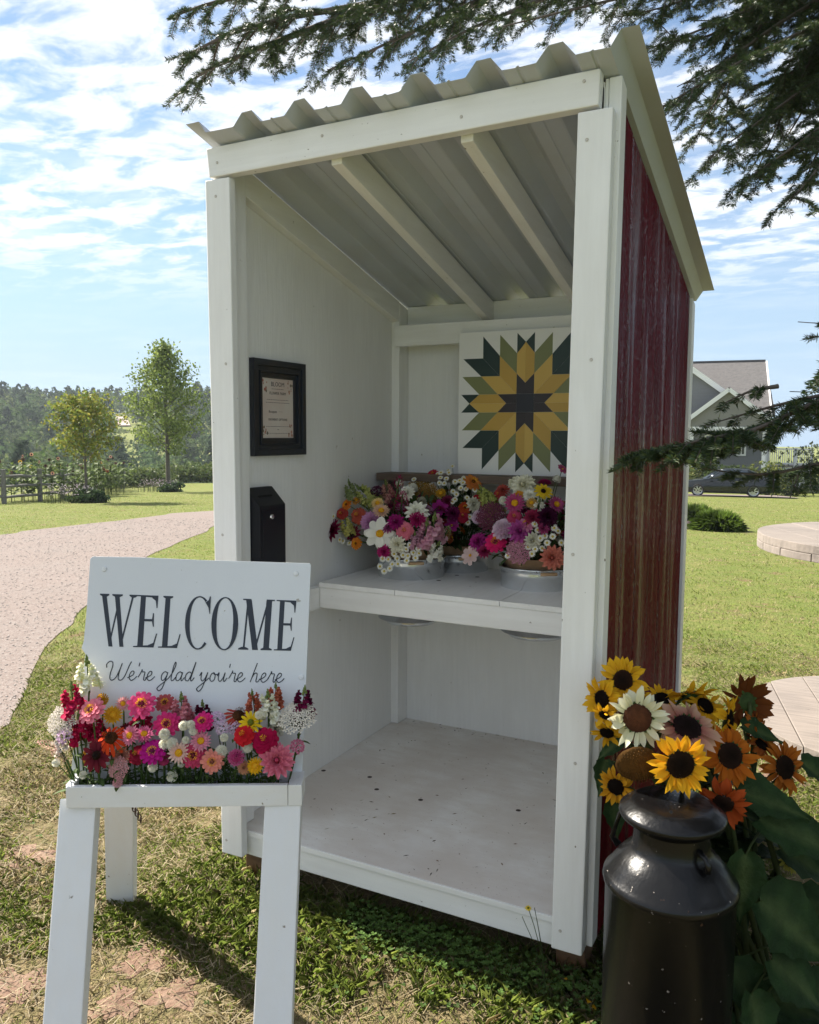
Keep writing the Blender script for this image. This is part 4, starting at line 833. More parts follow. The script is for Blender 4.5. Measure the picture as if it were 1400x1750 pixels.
# ------------------------------------------------------------------ tubs and bouquets
def tub(c, r, up, label, front=True):
    c = np.array(c); t = empty('galvanised_tub', (c[0], c[1], .768), label, 'tub', 'galvanised tubs sunk in the shelf'); rt = r-.004
    zb, zt = .768, .9595+up; H = zt-zb; rb_ = rt*.80; prof = [(0, 0), (rb_-.004, 0), (rb_, .004)]
    def rad(z): return rb_+(r-.010-rb_)*min(1, z/(.9595-zb)) + max(0, z-(.9595-zb))*.14
    for z in np.linspace(.01, H-.012, 34):
        b = .0028*max(0, math.cos((z-(H-.030))/.0040)) if abs(z-(H-.030)) < .0063 else .0028*max(0, math.cos((z-(H-.050))/.0040)) if abs(z-(H-.05)) < .0063 else 0
        prof.append((rad(z)+b, z))
    rm = rad(H); prof += [(rm, H-.008), (rm+.004, H-.006), (rm+.005, H-.002), (rm+.003, H+.001), (rm-.001, H), (rm-.003, H-.004), (rm-.0035, .02), (0, .018)]
    MB().lathe(prof, 56, (c[0], c[1], zb)).build('tub_shell', M_zinc, t, True)
    to = -HF if front else HF; to = to[:2]/np.linalg.norm(to[:2]); ang0 = math.atan2(to[1], to[0])+.12
    for a in (ang0, ang0+math.pi):
        d = np.array((math.cos(a), math.sin(a), 0)); s_ = np.array((-d[1], d[0], 0)); o0 = np.array((c[0], c[1], zt-.012))+d*(rm+.012)
        hd = MB().tube([o0-s_*.031, o0-s_*.03, o0-s_*.02, o0, o0+s_*.02, o0+s_*.03, o0+s_*.031], [.004, .0062, .0068, .0058, .0068, .0062, .004], 10).build('handle_grip', M_handle, t, True)
        MB().tube([o0-s_*.044-d*.012+(0, 0, .008), o0-s_*.042, o0-s_*.031, o0+s_*.031, o0+s_*.042, o0+s_*.044-d*.012+(0, 0, .008)], .0016, 6).build('handle_wire', M_zinc, hd, True)
    return zt
zt = [tub(tubs[0][0], tubs[0][1], .082, 'galvanised tub with wooden handle holding the bouquet with the big white daisy dahlia'), tub(tubs[1][0], tubs[1][1], .080, 'galvanised tub half hidden by the post beside the red wall'),
      tub(tubs[2][0], tubs[2][1], .075, 'shaded galvanised tub behind the two front tubs', True), tub(tubs[3][0], tubs[3][1], .075, 'galvanised tub in the back corner of the shelf behind the post')]
def bouquet(ti, H, label, fl, extra, rx=1.28, seed=1):
    random.seed(seed); c = np.array(tubs[ti][0]); r = tubs[ti][1]; zc = zt[ti]; ctr = np.array((c[0], c[1], zc+.015)); A = np.array((r*rx, r*rx, H))
    b = empty('bouquet', (c[0], c[1], .83), label, 'bouquet', 'mixed bouquets in the tubs'); HX = []
    def dome_pt(px, py, fall=None):
        d = FW+RT*(px-700)/FPX+UP*(875-py)/FPX; o_ = (CAM-ctr)/A; dd = d/A; B = o_@dd; q = B*B-(dd@dd)*(o_@o_-1)
        t = (-B-math.sqrt(max(q, 0)))/(dd@dd)
        return CAM+d*t
    cols = []
    for (cx, cy, kind, c1, c2, dm) in fl:
        px, py = 500+.35714*cx, 760+.35714*cy; p = dome_pt(px, py); n_ = (p-ctr)/A**2; n_ /= np.linalg.norm(n_); dpt = (p-CAM)@FW; rad = dm*.35714/2*dpt/FPX*(1.06 if kind not in ('snap', 'plume') else 1.25)
        nr = n_*.55-FW*.6+ez*.25 if kind not in ('snap', 'plume') else n_*.6+ez*.9
        nr = nr/np.linalg.norm(nr)+np.array([random.uniform(-.3, .3) for _ in range(3)]); p = p+n_*random.uniform(-.004, .014)
        bloom(kind, c1, c2, p, nr, rad, b)
        st = bez(ctr-(0, 0, .12), ctr+(p-ctr)*.4+ez*.05, p-nr*rad*(.2 if kind not in ('snap', 'plume') else .9), 6)
        MB().tube(st, .0017 if kind != 'button' else .0009, 4, jit((.08, .14, .04), .25)).build('stem', M_plant, b, True)
    for (kind, c1, c2, rad, az, el) in extra:      # blooms on the sides turned from the photograph
        d = np.array((math.cos(az)*math.cos(el), math.sin(az)*math.cos(el), math.sin(el))); p = ctr+d*A; bloom(kind, c1, c2, p, d+(0, 0, .3), rad, b); MB().tube(bez(ctr-(0, 0, .12), ctr+(p-ctr)*.5+ez*.03, p, 5), .0017, 4, (.08, .14, .04)).build('stem', M_plant, b, True)
    for i in range(26):                             # lower blooms that fill the gaps between the leading ones
        k = random.choice(FILL); a, e = random.uniform(0, 6.28), math.asin(random.uniform(.22, .97)); d = np.array((math.cos(a)*math.cos(e), math.sin(a)*math.cos(e), math.sin(e))); p = ctr+d*A*random.uniform(.70, .84)
        bloom(*k, p, d+(0, 0, .2), random.uniform(.018, .028), b); MB().tube(bez(ctr-(0, 0, .12), ctr+(p-ctr)*.5+ez*.03, p, 5), .0017, 4, (.08, .14, .04)).build('stem', M_plant, b, True)
    m = MB()
    for i in range(420):
        a, e = random.uniform(0, 6.28), math.asin(random.uniform(.12, 1)); d = np.array((math.cos(a)*math.cos(e), math.sin(a)*math.cos(e), math.sin(e))); p = ctr+d*A*random.uniform(.40, .78)
        leaf(m, p, d+np.array([random.uniform(-.5, .5) for _ in range(3)]), random.uniform(.03, .06), random.uniform(.012, .024), jit((.045, .085, .028), .4), .3)
    tag(m.build('foliage', M_plant, b), kind='stuff')
    MB().lathe([(r*.55, -.10), (r*.78, -.02), (r*.93, .022), (r*1.0, .040)], 40, tuple(np.array((c[0], c[1], zc-.004))), wob=lambda th, i: (.05*math.sin(5*th+seed)+.04*math.sin(11*th+i))*(i/3)-.05).build('kraft_wrap', M_kraft, b, True)
    return b
FILL = [('dahlia', (.14, .006, .05), (.22, .012, .08)), ('dahlia', (.30, .012, .12), (.38, .03, .16)), ('zinnia_double', (.30, .012, .04), (.38, .03, .06)), ('pom', (.5, .48, .38), (.6, .58, .46)), ('dahlia', (.06, .004, .025), (.10, .01, .04)), ('zinnia_double', (.38, .08, .03), (.44, .12, .05)), ('cluster', (.30, .12, .22), (.38, .2, .3))]
def fev(pts, d=30): return [(x, y, 'button', WHT, (.80, .79, .70), d) for x, y in pts]
PUR = (.26, .012, .15); VIO = (.20, .02, .18); LAV = (.44, .17, .36)
B0 = [(197, 410, 'dahlia', (.11, .004, .028), (.20, .010, .05), 112), (268, 290, 'zinnia', (.62, .16, .02), (.68, .22, .03), 58), (312, 268, 'straw', (.62, .26, .05), (.70, .38, .10), 56), (345, 235, 'snap', (.36, .40, .10), (.46, .46, .16), 110), (280, 215, 'snap', (.20, .25, .10), (.28, .32, .14), 80),
      (428, 318, 'straw', (.66, .40, .28), (.72, .50, .34), 82), (412, 284, 'straw', (.68, .46, .14), (.74, .56, .26), 64), (322, 342, 'zinnia_double', (.46, .08, .05), (.54, .12, .07), 86), (375, 368, 'dahlia', LAV, (.56, .28, .46), 110), (425, 427, 'single', WHT, (.84, .82, .72), 142), (537, 411, 'zinnia_double', (.62, .10, .17), (.70, .20, .26), 90),
      (596, 322, 'dahlia', WHT, (.84, .83, .72), 122), (597, 362, 'dahlia', (.30, .010, .09), (.36, .02, .12), 84), (672, 398, 'snap', (.58, .26, .36), (.68, .40, .48), 150), (640, 415, 'snap', (.54, .20, .30), (.66, .36, .44), 110), (320, 474, 'zinnia', (.62, .18, .02), (.70, .25, .03), 58), (438, 513, 'dahlia', (.36, .012, .12), (.46, .03, .17), 72), (505, 478, 'dahlia', (.66, .62, .46), (.78, .76, .62), 84),
      (295, 432, 'rudbeckia', (.11, .01, .03), (.20, .02, .05), 90), (410, 235, 'cluster', (.05, .008, .03), (.09, .02, .05), 76), (500, 245, 'plume', (.22, .010, .06), (.30, .02, .09), 150), (525, 285, 'plume', (.25, .012, .07), (.32, .03, .10), 120), (550, 238, 'dahlia', (.70, .68, .58), (.78, .77, .68), 80), (500, 372, 'dahlia', (.26, .010, .12), (.34, .02, .16), 84), (452, 210, 'snap', (.42, .20, .16), (.56, .30, .24), 84),
      (690, 500, 'snap', (.70, .68, .58), WHT, 90), (728, 430, 'plume', (.26, .32, .12), (.34, .38, .16), 80), (240, 330, 'zinnia_double', (.32, .03, .03), (.40, .05, .04), 62), (265, 385, 'snap', (.52, .50, .12), (.60, .56, .2), 86), (585, 455, 'snap', (.50, .24, .32), (.6, .34, .42), 70), (460, 395, 'dahlia', (.30, .05, .16), (.4, .1, .24), 70), (200, 345, 'button', WHT, WHT, 30)]
B0 += fev([(420, 582), (438, 606), (505, 570), (480, 570), (460, 548), (438, 544), (530, 528), (486, 523), (553, 530), (578, 516), (600, 496), (545, 500), (520, 505), (548, 552), (605, 520), (500, 545), (250, 462), (270, 470), (225, 455), (562, 480), (470, 590), (588, 540)])
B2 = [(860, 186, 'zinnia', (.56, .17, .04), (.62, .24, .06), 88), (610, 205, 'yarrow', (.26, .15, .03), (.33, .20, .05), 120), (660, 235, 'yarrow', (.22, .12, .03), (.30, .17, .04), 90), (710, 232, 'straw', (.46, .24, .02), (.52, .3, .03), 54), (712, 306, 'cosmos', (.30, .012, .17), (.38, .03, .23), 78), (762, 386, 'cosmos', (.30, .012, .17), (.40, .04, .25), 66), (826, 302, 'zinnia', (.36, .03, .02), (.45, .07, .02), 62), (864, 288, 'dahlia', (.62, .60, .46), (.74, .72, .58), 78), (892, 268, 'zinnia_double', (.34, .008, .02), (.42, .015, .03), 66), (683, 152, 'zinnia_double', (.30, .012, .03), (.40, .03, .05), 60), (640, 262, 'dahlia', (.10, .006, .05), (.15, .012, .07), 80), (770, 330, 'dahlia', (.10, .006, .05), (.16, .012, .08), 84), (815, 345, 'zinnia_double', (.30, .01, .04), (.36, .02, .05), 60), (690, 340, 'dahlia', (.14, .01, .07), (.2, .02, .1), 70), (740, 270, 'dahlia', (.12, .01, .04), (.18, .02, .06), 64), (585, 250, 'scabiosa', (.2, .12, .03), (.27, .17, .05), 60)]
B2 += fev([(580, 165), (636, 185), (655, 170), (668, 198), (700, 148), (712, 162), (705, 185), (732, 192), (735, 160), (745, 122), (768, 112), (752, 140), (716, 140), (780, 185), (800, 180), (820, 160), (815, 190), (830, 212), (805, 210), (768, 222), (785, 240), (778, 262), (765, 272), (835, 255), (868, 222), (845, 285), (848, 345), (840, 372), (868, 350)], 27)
B1 = [(1105, 192, 'dahlia', (.70, .68, .50), (.78, .76, .62), 122), (1072, 190, 'dahlia', (.62, .60, .44), (.74, .72, .56), 76), (1135, 240, 'dahlia', WHT, WHT, 66), (1200, 225, 'rudbeckia', (.70, .47, .02), (.78, .58, .04), 92), (1085, 240, 'straw', (.58, .24, .02), (.66, .32, .03), 48), (1070, 286, 'straw', (.40, .04, .17), (.48, .10, .24), 96), (1010, 406, 'ball', (.68, .46, .60), (.80, .66, .74), 124), (958, 345, 'yarrow', (.11, .025, .05), (.16, .045, .075), 136), (900, 350, 'ball', (.62, .42, .56), (.74, .6, .68), 80), (900, 466, 'dahlia', (.34, .014, .18), (.44, .04, .25), 98), (975, 466, 'zinnia', (.58, .010, .11), (.64, .02, .14), 102), (1090, 415, 'dahlia', (.34, .03, .22), (.46, .09, .32), 120), (1120, 380, 'zinnia', (.50, .12, .26), (.58, .22, .34), 84), (1085, 510, 'yarrow', (.40, .16, .22), (.50, .24, .30), 120), (1240, 540, 'dahlia', (.50, .13, .10), (.66, .24, .17), 122),
      (865, 530, 'cosmos', (.66, .46, .42), (.74, .56, .52), 88), (1150, 350, 'dahlia', (.22, .012, .05), (.32, .03, .08), 90), (1220, 350, 'dahlia', (.035, .004, .02), (.06, .008, .035), 100), (1260, 290, 'straw', (.34, .05, .18), (.44, .10, .25), 84), (945, 275, 'snap', (.40, .42, .10), (.50, .50, .18), 120), (915, 235, 'snap', (.34, .38, .10), (.42, .44, .14), 90), (1015, 225, 'scabiosa', (.34, .05, .04), (.42, .08, .06), 72), (990, 240, 'zinnia_double', (.30, .02, .03), (.4, .05, .05), 60), (1180, 290, 'snap', (.66, .64, .54), WHT, 80), (1145, 280, 'straw', (.42, .25, .06), (.5, .32, .1), 56), (1150, 460, 'dahlia', (.60, .58, .46), (.70, .68, .56), 84), (1060, 345, 'zinnia_double', (.40, .03, .10), (.48, .06, .14), 74), (930, 510, 'dahlia', (.24, .01, .07), (.32, .03, .1), 76), (1265, 165, 'pom', WHT, WHT, 40), (1005, 265, 'pom', WHT, WHT, 40), (1200, 400, 'dahlia', (.30, .03, .12), (.38, .06, .18), 66), (1285, 130, 'cosmos', (.36, .06, .16), (.42, .1, .2), 56), (1040, 530, 'button', WHT, WHT, 34)]
B1 += fev([(1174, 408), (1160, 384), (1208, 436), (1242, 441), (1185, 450), (1216, 470), (1162, 500), (1195, 496), (1147, 522), (1265, 415), (1250, 400), (1280, 470), (1130, 490)], 32)
side = lambda n, s0, ks: [(random.choice(ks)[0], *random.choice(ks)[1:], random.uniform(.016, .028), s0+2.8*i/n+random.uniform(-.1, .1), random.uniform(.1, 1.2)) for i in range(n)]
KS = [('dahlia', (.36, .012, .12), (.46, .03, .17)), ('zinnia', (.62, .16, .02), (.68, .22, .03)), ('pom', WHT, (.80, .78, .66)), ('dahlia', (.11, .004, .028), (.20, .010, .05))]
def side(n, s0):
    o = []
    for i in range(n):
        k = random.choice(KS); o.append((*k, random.uniform(.018, .03), s0+2.8*i/n, random.uniform(.15, 1.2)))
    return o
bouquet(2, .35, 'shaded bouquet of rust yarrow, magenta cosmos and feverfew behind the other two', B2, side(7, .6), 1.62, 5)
bouquet(0, .285, 'bouquet with large white single dahlia, burgundy dahlia and spilling feverfew', B0, side(8, .6), 1.6, 3)
bouquet(1, .32, 'bouquet with pale lilac ball dahlia, small sunflower and coral dahlia', B1, side(8, .6), 1.5, 4)
bouquet(3, .30, 'bouquet in the back corner of the shelf behind the post', [], side(12, 1.0)+side(12, 3.6), 1.6, 6)

# ------------------------------------------------------------------ milk can
cc_ = at(1143, 1560, 1.93); cx0, cy0 = cc_[0], cc_[1]
def cz(py): return at(1143, py, 1.93)[2]
can = empty('milk_can', (cx0, cy0, 0), 'old black enamelled milk can with lid standing beside the red wall', 'milk can')
k_ = 1.93/FPX
r_b, r_n, r_l = 107*k_, 62*k_, 88*k_
zsh, znk, zn2 = cz(1492), cz(1440), cz(1412)
MB().lathe([(0, 0), (r_b*.93, 0), (r_b*.96, .004), (r_b*.96, .03), (r_b*.985, .034), (r_b, .05), (r_b, .06), (r_b, .2), (r_b, zsh-.025), (r_b*1.03, zsh-.020), (r_b*1.045, zsh-.012), (r_b*1.035, zsh-.003), (r_b*.995, zsh+.003), (r_b*.94, zsh+.014), (r_b*.85, zsh+.034), (r_b*.74, znk-.019), (r_n*1.10, znk-.007), (r_n*1.02, znk+.004), (r_n, zn2-.008), (r_n, cz(1400))], 72, (cx0, cy0, 0)).build('can_body', M_can, can, True)
zl = cz(1392)
lid = MB().lathe([(r_n*1.02, zl-.016), (r_n*1.06, zl-.014), (r_n*1.10, zl-.004), (r_l*.97, zl+.006), (r_l*1.0, zl+.014), (r_l*.99, zl+.020), (r_l*.95, zl+.025), (r_l*.82, zl+.036), (r_l*.74, zl+.042), (r_l*.68, zl+.0435), (r_l*.5, zl+.046), (r_l*.3, zl+.0475), (0, zl+.048)], 72, (cx0, cy0, 0)).build('can_lid', M_can, can, True)
for hp_ in ((1147, 1388),):
    p = at(*hp_, 1.93-r_l*.955); o = MB().lathe([(.0038, .0), (.0038, .0012), (0, .0012)], 12).build('lid_hole', bpy.data.materials['slot_dark'], None); o.parent = lid; o.matrix_basis = frame_from(-FW+ez*.75, 0, 1, p)
for d, ex_, dzz in ((-HR*.80+HF*.6, .026, .02), (HR*.45-HF*.9, .004, -.006)):       # strap handles between neck and shoulder
    d = d/np.linalg.norm(d); a = np.array((cx0, cy0, 0)); p0 = a+d*r_n*.99+ez*(zn2-.012+dzz); p3 = a+d*(r_b*.86 if dzz > 0 else r_b*.74)+ez*(zsh+(.034 if dzz > 0 else .062))
    MB().tube([p0, p0+d*ex_+ez*.006, p0+d*(ex_+.016)-ez*.004, p3+d*ex_*.7+ez*.016, p3], [.009, .0065, .006, .0065, .010], 8).build('can_handle', M_can, can, True)

# ------------------------------------------------------------------ sunflowers
def pmesh(c1, c2, i):
    key = ('sp', c1, c2, i)
    if key not in CACHE:
        m = MB(); petal(m, 1, .36+.06*i, [.12, .35, -.1][i], 0, 0, [-.25, .2, -.5][i], .28, 0, c1, c2, .12, .45, 4); CACHE[key] = m.mesh('petal', M_petal, True)
    return CACHE[key]
def discmesh(c1, c2):
    key = ('sd', c1, c2)
    if key not in CACHE:
        m = MB(); dome(m, 1, .30, -.02, c2, c1, 22, 7, .03)
        for i in range(210):
            a = i*2.39996; r = math.sqrt(i/210); k = jit(lerp(c1, c2, r), .5); b = len(m.v); petal(m, .11, .07, 1.25, 0, .30*math.sqrt(max(0, 1-r*r))-.03, 0, .2, a, k, jit(k, .3), .4, seg=1); m.v[b:] = [(v[0]+r*math.cos(a), v[1]+r*math.sin(a), v[2]) for v in m.v[b:]]
        CACHE[key] = m.mesh('seed_disc', M_disc, True)
    return CACHE[key]
def heartleaf(P, d, L_, w, col, droop, nrm):
    """broad sunflower leaf: pointed heart with a folded midrib and wavy edge"""
    m = MB(); d = np.array(d, float); d /= np.linalg.norm(d); nrm = np.array(nrm, float); s_ = np.cross(d, nrm); s_ /= np.linalg.norm(s_); nrm = np.cross(s_, d); V = []; C = []; n = 9
    prof = [.30, .80, .98, 1.0, .90, .76, .54, .36, .14, .02]; vein = [1, .8, 1, .8, 1, .8, 1, .8, 1, .8]; tw = random.uniform(-.5, .5)
    for i in range(n+1):
        t = i/n; q = np.array(P)+d*L_*t-ez*droop*L_*t*t
        for j in (-1, -.5, 0, .5, 1):
            wv = (.035*math.sin(i*2.1+j*5)+random.uniform(-.02, .02))*L_; sr = 1+(.07 if (i % 2) else -.05)*(abs(j) == 1); V.append(q+s_*w/2*prof[i]*j*sr-d*L_*.10*abs(j)*(1-t)+nrm*(abs(j)*.16*w*prof[i]+wv*abs(j)+tw*j*w*.2*t)); C.append(jit(tuple(k*vein[i] for k in col), .2) if j else lerp(col, (.16, .20, .07), .35))
    m.add(V, [(i*5+j, i*5+j+1, i*5+j+6, i*5+j+5) for i in range(n) for j in range(4)], C); return m
M_leafbig = mat('sunflower_leaf', attr=True, rough=.65, trans=.22, spec=.18, bump=[(55, .6, .01), (18, .5, .02)], var=((16, 16, 16), (.012, .028, .008), .55))
SY, SY2 = (.62, .31, .012), (.72, .42, .02); SO, SO2 = (.42, .10, .010), (.50, .15, .015); SD = (.006, .0035, .0025)
SF = [  # crop x, y (980,1080 at .38286), diameter, depth, facing (right, up, to camera), petal colours, disc colours, disc ratio, label
 (222, 215, 172, 2.06, (-.45, .35, .8), SY, SY2, SD, (.03, .012, .006), .42, 'tallest yellow sunflower with dark disc against the red boards'),
 (128, 300, 150, 2.04, (-.75, .1, .6), SY, SY2, SD, SD, .42, 'yellow sunflower half hidden by the white front post'),
 (140, 372, 110, 2.02, (-.5, -.5, .6), SY, SY2, SD, SD, .40, 'drooping yellow sunflower against the white front post below another'),
 (287, 385, 236, 1.98, (-.25, .15, .9), (.62, .60, .34), (.80, .78, .58), (.11, .042, .018), (.05, .02, .012), .47, 'cream white sunflower with brown disc'),
 (508, 425, 262, 2.00, (.05, .75, .55), (.30, .07, .06), (.62, .42, .28), SD, (.02, .01, .01), .42, 'pink and cream sunflower tipped upwards'),
 (478, 592, 240, 1.89, (.0, .05, 1), (.66, .30, .010), (.78, .42, .02), SD, (.025, .012, .006), .46, 'big golden sunflower hanging over the milk can lid'),
 (700, 552, 236, 2.02, (.15, .35, .85), SO, SO2, SD, (.03, .015, .01), .43, 'orange sunflower with black disc behind the can lid'),
 (945, 606, 212, 2.10, (.35, .25, .8), (.30, .07, .008), (.46, .15, .02), SD, (.02, .01, .006), .44, 'rust orange sunflower standing farthest from the stand'),
 (668, 765, 206, 1.97, (-.35, -.3, .8), (.36, .06, .012), (.46, .085, .02), SD, (.03, .015, .01), .40, 'red orange sunflower drooping beside the can lid'),
 (775, 312, 196, 2.16, (-.35, -.2, -.9), (.11, .03, .008), (.16, .05, .012), SD, SD, .42, 'dark brown sunflower turned away showing green calyx'),
 (520, 282, 200, 2.12, (.0, .75, -.4), SY, SY2, SD, SD, .42, 'yellow sunflower turned upwards behind the pink cream one'),
 (698, 388, 172, 2.08, (.75, .1, .5), SY, SY2, SD, SD, .42, 'yellow sunflower facing sideways below the dark brown one'),
 (190, 692, 140, 2.03, (-.5, -.1, .8), (.52, .22, .01), (.62, .32, .02), SD, SD, .44, 'small yellow sunflower low behind the can neck'),
 (838, 500, 120, 2.12, (.3, .6, .4), (.22, .05, .01), (.32, .09, .015), SD, SD, .42, 'small rust sunflower between the orange sunflowers'),
 (966, 1018, 92, 2.05, (.1, .25, .9), (.34, .30, .05), (.40, .38, .08), (.02, .016, .01), (.05, .045, .01), .50, 'small half open sunflower bud low among big leaves'),
 (590, 330, 150, 2.10, (.25, .55, .5), SY, SY2, SD, SD, .42, 'yellow sunflower tucked between the pink cream and sideways ones'),
 (395, 300, 130, 2.12, (-.1, .6, .5), SY, SY2, SD, SD, .42, 'half hidden yellow sunflower behind the cream white one'),
 (590, 500, 150, 2.06, (.1, .2, .9), (.36, .09, .01), (.46, .14, .015), SD, SD, .44, 'shaded orange sunflower between the golden and orange ones'),
 (150, 450, 120, 2.08, (-.3, -.4, .7), SY, SY2, SD, SD, .42, 'hanging yellow sunflower beside the white post above the can'),
 (820, 430, 130, 2.14, (.5, .4, .6), (.30, .07, .01), (.40, .12, .015), SD, SD, .44, 'rust sunflower below the dark brown one'),
 (290, 590, 160, 1.96, (-.1, -.35, .9), (.3, .2, .02), (.3, .2, .02), (.12, .055, .014), (.07, .035, .01), .96, 'spent sunflower head without petals resting behind the can lid'),
]
sroot = np.array((cx0+.13, cy0+.26, 0))
for i, (cx, cy, dm, dp, (fr_, fu, fc), c1, c2, d1, d2, dr_, lab) in enumerate(SF):
    random.seed(50+i); px, py = 980+.38286*cx, 1080+.38286*cy; hp = at(px, py, dp); rad = dm*.38286/2*dp/FPX*(1.28 if dm < 200 else 1.16); nrm = HR*fr_+ez*fu-HF*fc; nrm = nrm/np.linalg.norm(nrm)
    root = sroot+HR*random.uniform(-.07, .13)+HF*random.uniform(-.05, .08); root[2] = 0
    o = empty('sunflower', root, lab, 'sunflower', 'sunflowers around the milk can'); Rd = rad*dr_
    hd = bpy.data.objects.new('seed_disc', discmesh(d1, d2)); COL.objects.link(hd); par(hd, o); hd.matrix_basis = frame_from(nrm, random.random()*6, Rd, hp)
    if dr_ < .9:
        L1 = (rad-Rd*.8)/Rd; n = 17 if dm > 130 else 14
        for lay in (0, 1):
            for k in range(n):
                q = bpy.data.objects.new('petal', pmesh(c1, c2, random.choice((0, 0, 1, 2)) if lay else random.choice((0, 2)))); COL.objects.link(q); q.parent = hd
                q.matrix_basis = Matrix.Rotation(6.2832*(k+.5*lay)/n+random.uniform(-.09, .09), 4, 'Z')@Matrix.Translation((.80, 0, -.03-.04*lay))@Matrix.Rotation(random.uniform(-.40, .25), 4, 'Y')@Matrix.Rotation(random.uniform(-.16, .16), 4, 'Z')@Matrix.Rotation(random.uniform(-.5, .5), 4, 'X')@Matrix.Diagonal((L1*random.uniform(.74, 1.16), L1*random.uniform(.72, 1.15), L1, 1))
    cal = MB()
    for k in range(18): petal(cal, .55 if dr_ < .9 else .25, .3, -.1+random.uniform(-.1, .5), .62, -.12, .2, .2, 6.2832*k/18, (.05, .09, .025), (.08, .13, .035), .1)
    dome(cal, .8, -.25, -.06, (.05, .09, .025), (.06, .10, .03), 14, 3); q = bpy.data.objects.new('calyx', cal.mesh('calyx', M_plant, True)); COL.objects.link(q); q.parent = hd
    neck = hp-nrm*Rd*.3; ctrl = (root+neck)/2; ctrl[2] = neck[2]+.02; ctrl = ctrl*.5+root*.5*0+np.array((neck[0]-nrm[0]*.08, neck[1]-nrm[1]*.08, neck[2]-max(.02, nrm[2]*.1)))*.5
    st = bez(root, ctrl, neck, 9); MB().tube(st, [.0085-.0035*t for t in np.linspace(0, 1, 9)], 7, (.075, .10, .035)).build('stem', M_plant, o, True)
    for k in range(2 if i not in (1, 2, 12, 0) else 1):
        t = .40+.2*k; p = st[int(t*8)]; a = random.uniform(-.6, 2.6)+YAW; d = np.array((math.cos(a), math.sin(a), .15)); L_ = random.uniform(.08, .14)
        heartleaf(p+d*.03, d, L_, L_*.8, (.030, .062, .016), .45, ez).build('leaf', M_leafbig, o, True)
# a broad-leaved sunflower plant at the right with large hanging leaves
o = empty('sunflower_plant', sroot+HR*.14-HF*.03, 'large leafy sunflower stalk with broad dark leaves beside the can', 'sunflower plant'); pr_ = np.array(o.location)
top = at(1290, 1370, 2.07); st = bez(pr_, pr_+ez*.35, top, 9); MB().tube(st, [.011-.004*t for t in np.linspace(0, 1, 9)], 7, (.07, .09, .03)).build('stem', M_plant, o, True)
random.seed(99)
for (px, py, dp, L_, wr, dx, dz, dc, dr2) in ((1262, 1352, 2.02, .22, .62, .95, -.25, .3, .25), (1300, 1400, 2.0, .30, .6, .95, -.35, .25, .2), (1275, 1462, 1.95, .21, .55, -.08, -1, .1, .0), (1335, 1450, 2.02, .20, .8, .9, -.5, .2, .2), (1300, 1540, 1.97, .26, .85, .75, -.6, .3, .15), (1365, 1560, 2.05, .22, .8, .9, .1, .3, .3), (1250, 1650, 1.98, .17, .9, .35, -.6, .6, .2), (1320, 1640, 1.95, .20, .9, .6, -.5, .4, .2), (1285, 1700, 1.93, .17, .8, .1, -.8, .5, .1), (1225, 1715, 1.96, .14, .9, -.3, -.5, .6, .2), (1240, 1480, 2.12, .22, .8, .2, -.6, .3, .2), (1035, 1300, 2.12, .11, .6, -.2, -.9, .3, .2), (1060, 1265, 2.14, .10, .6, -.7, -.5, .3, .2), (1048, 1370, 2.14, .12, .6, .1, -.9, .4, .1), (1270, 1240, 2.12, .13, .6, .9, -.3, .3, .2), (1150, 1215, 2.12, .13, .8, .1, .4, .7, .3), (1370, 1300, 2.15, .14, .7, .5, -.4, .6, .2), (1310, 1700, 2.05, .2, .9, .8, -.2, .5, .2), (1380, 1690, 2.0, .22, .8, .8, -.4, .4, .2)):
    L_ *= .80; d = HR*dx+ez*dz-HF*dc*.5; nr = -HF*.55+ez*.8+HR*random.uniform(-.2, .2); P = at(px, py, dp)
    lf = heartleaf(P, d, L_, L_*wr, (.026, .058, .016), dr2*.4, nr).build('leaf', M_leafbig, o, True)
    j = min(st, key=lambda s_: abs(s_[2]-P[2])); MB().tube(bez(j, (j+P)/2+ez*.02, P, 5), .003, 5, (.07, .10, .03)).build('leaf_stalk', M_plant, o, True)

# ------------------------------------------------------------------ cable spool table
random.seed(3)
sp = empty('cable_spool', (2.215, 2.66, 0), 'big weathered wooden cable spool used as a table on the lawn', 'spool table'); scx, scy, SR = 2.215, 2.66, .79
def disc_planks(z0, z1, ang, nm, rr_, nw=8, parent=None):
    """parallel planks cut to a circle"""
    ca, sa = math.cos(ang), math.sin(ang); w = 2*rr_/nw
    for k in range(nw):
        a, b = -rr_+k*w+.0025, -rr_+(k+1)*w-.0025; ts = np.linspace(a, b, 6); top = [(math.sqrt(max(0, rr_**2-t*t)), t) for t in ts]; P = top+[(-x, t) for x, t in reversed(top)]
        P = [(x, t) for x, t in P if True]; zj = random.uniform(-.003, .003); n = len(P)
        V = [(scx+x*ca-t*sa, scy+x*sa+t*ca, z) for z in (z0, z1+zj) for x, t in P]
        MB().add(V, [tuple(range(n-1, -1, -1)), tuple(range(n, 2*n))]+[(i, (i+1) % n, n+(i+1) % n, n+i) for i in range(n)]).build(nm, M_spool, sp, bevel=.003)
disc_planks(-.01, .048, .2, 'flange_plank', SR); disc_planks(.050, .098, 1.77, 'flange_plank', SR)
disc_planks(.955, .990, .35, 'top_plank', SR*.965); disc_planks(.992, 1.030, 2.0, 'top_plank', SR*.965)
for k in range(18):
    a = 6.2832*k/18; c, s_ = math.cos(a), math.sin(a); p = np.array((scx+.36*c, scy+.36*s_, 0)); MB().bar(p+ez*.1, p+ez*.954, .122, .03, (c, s_, 0)).build('core_stave', M_spool, sp, bevel=.003)
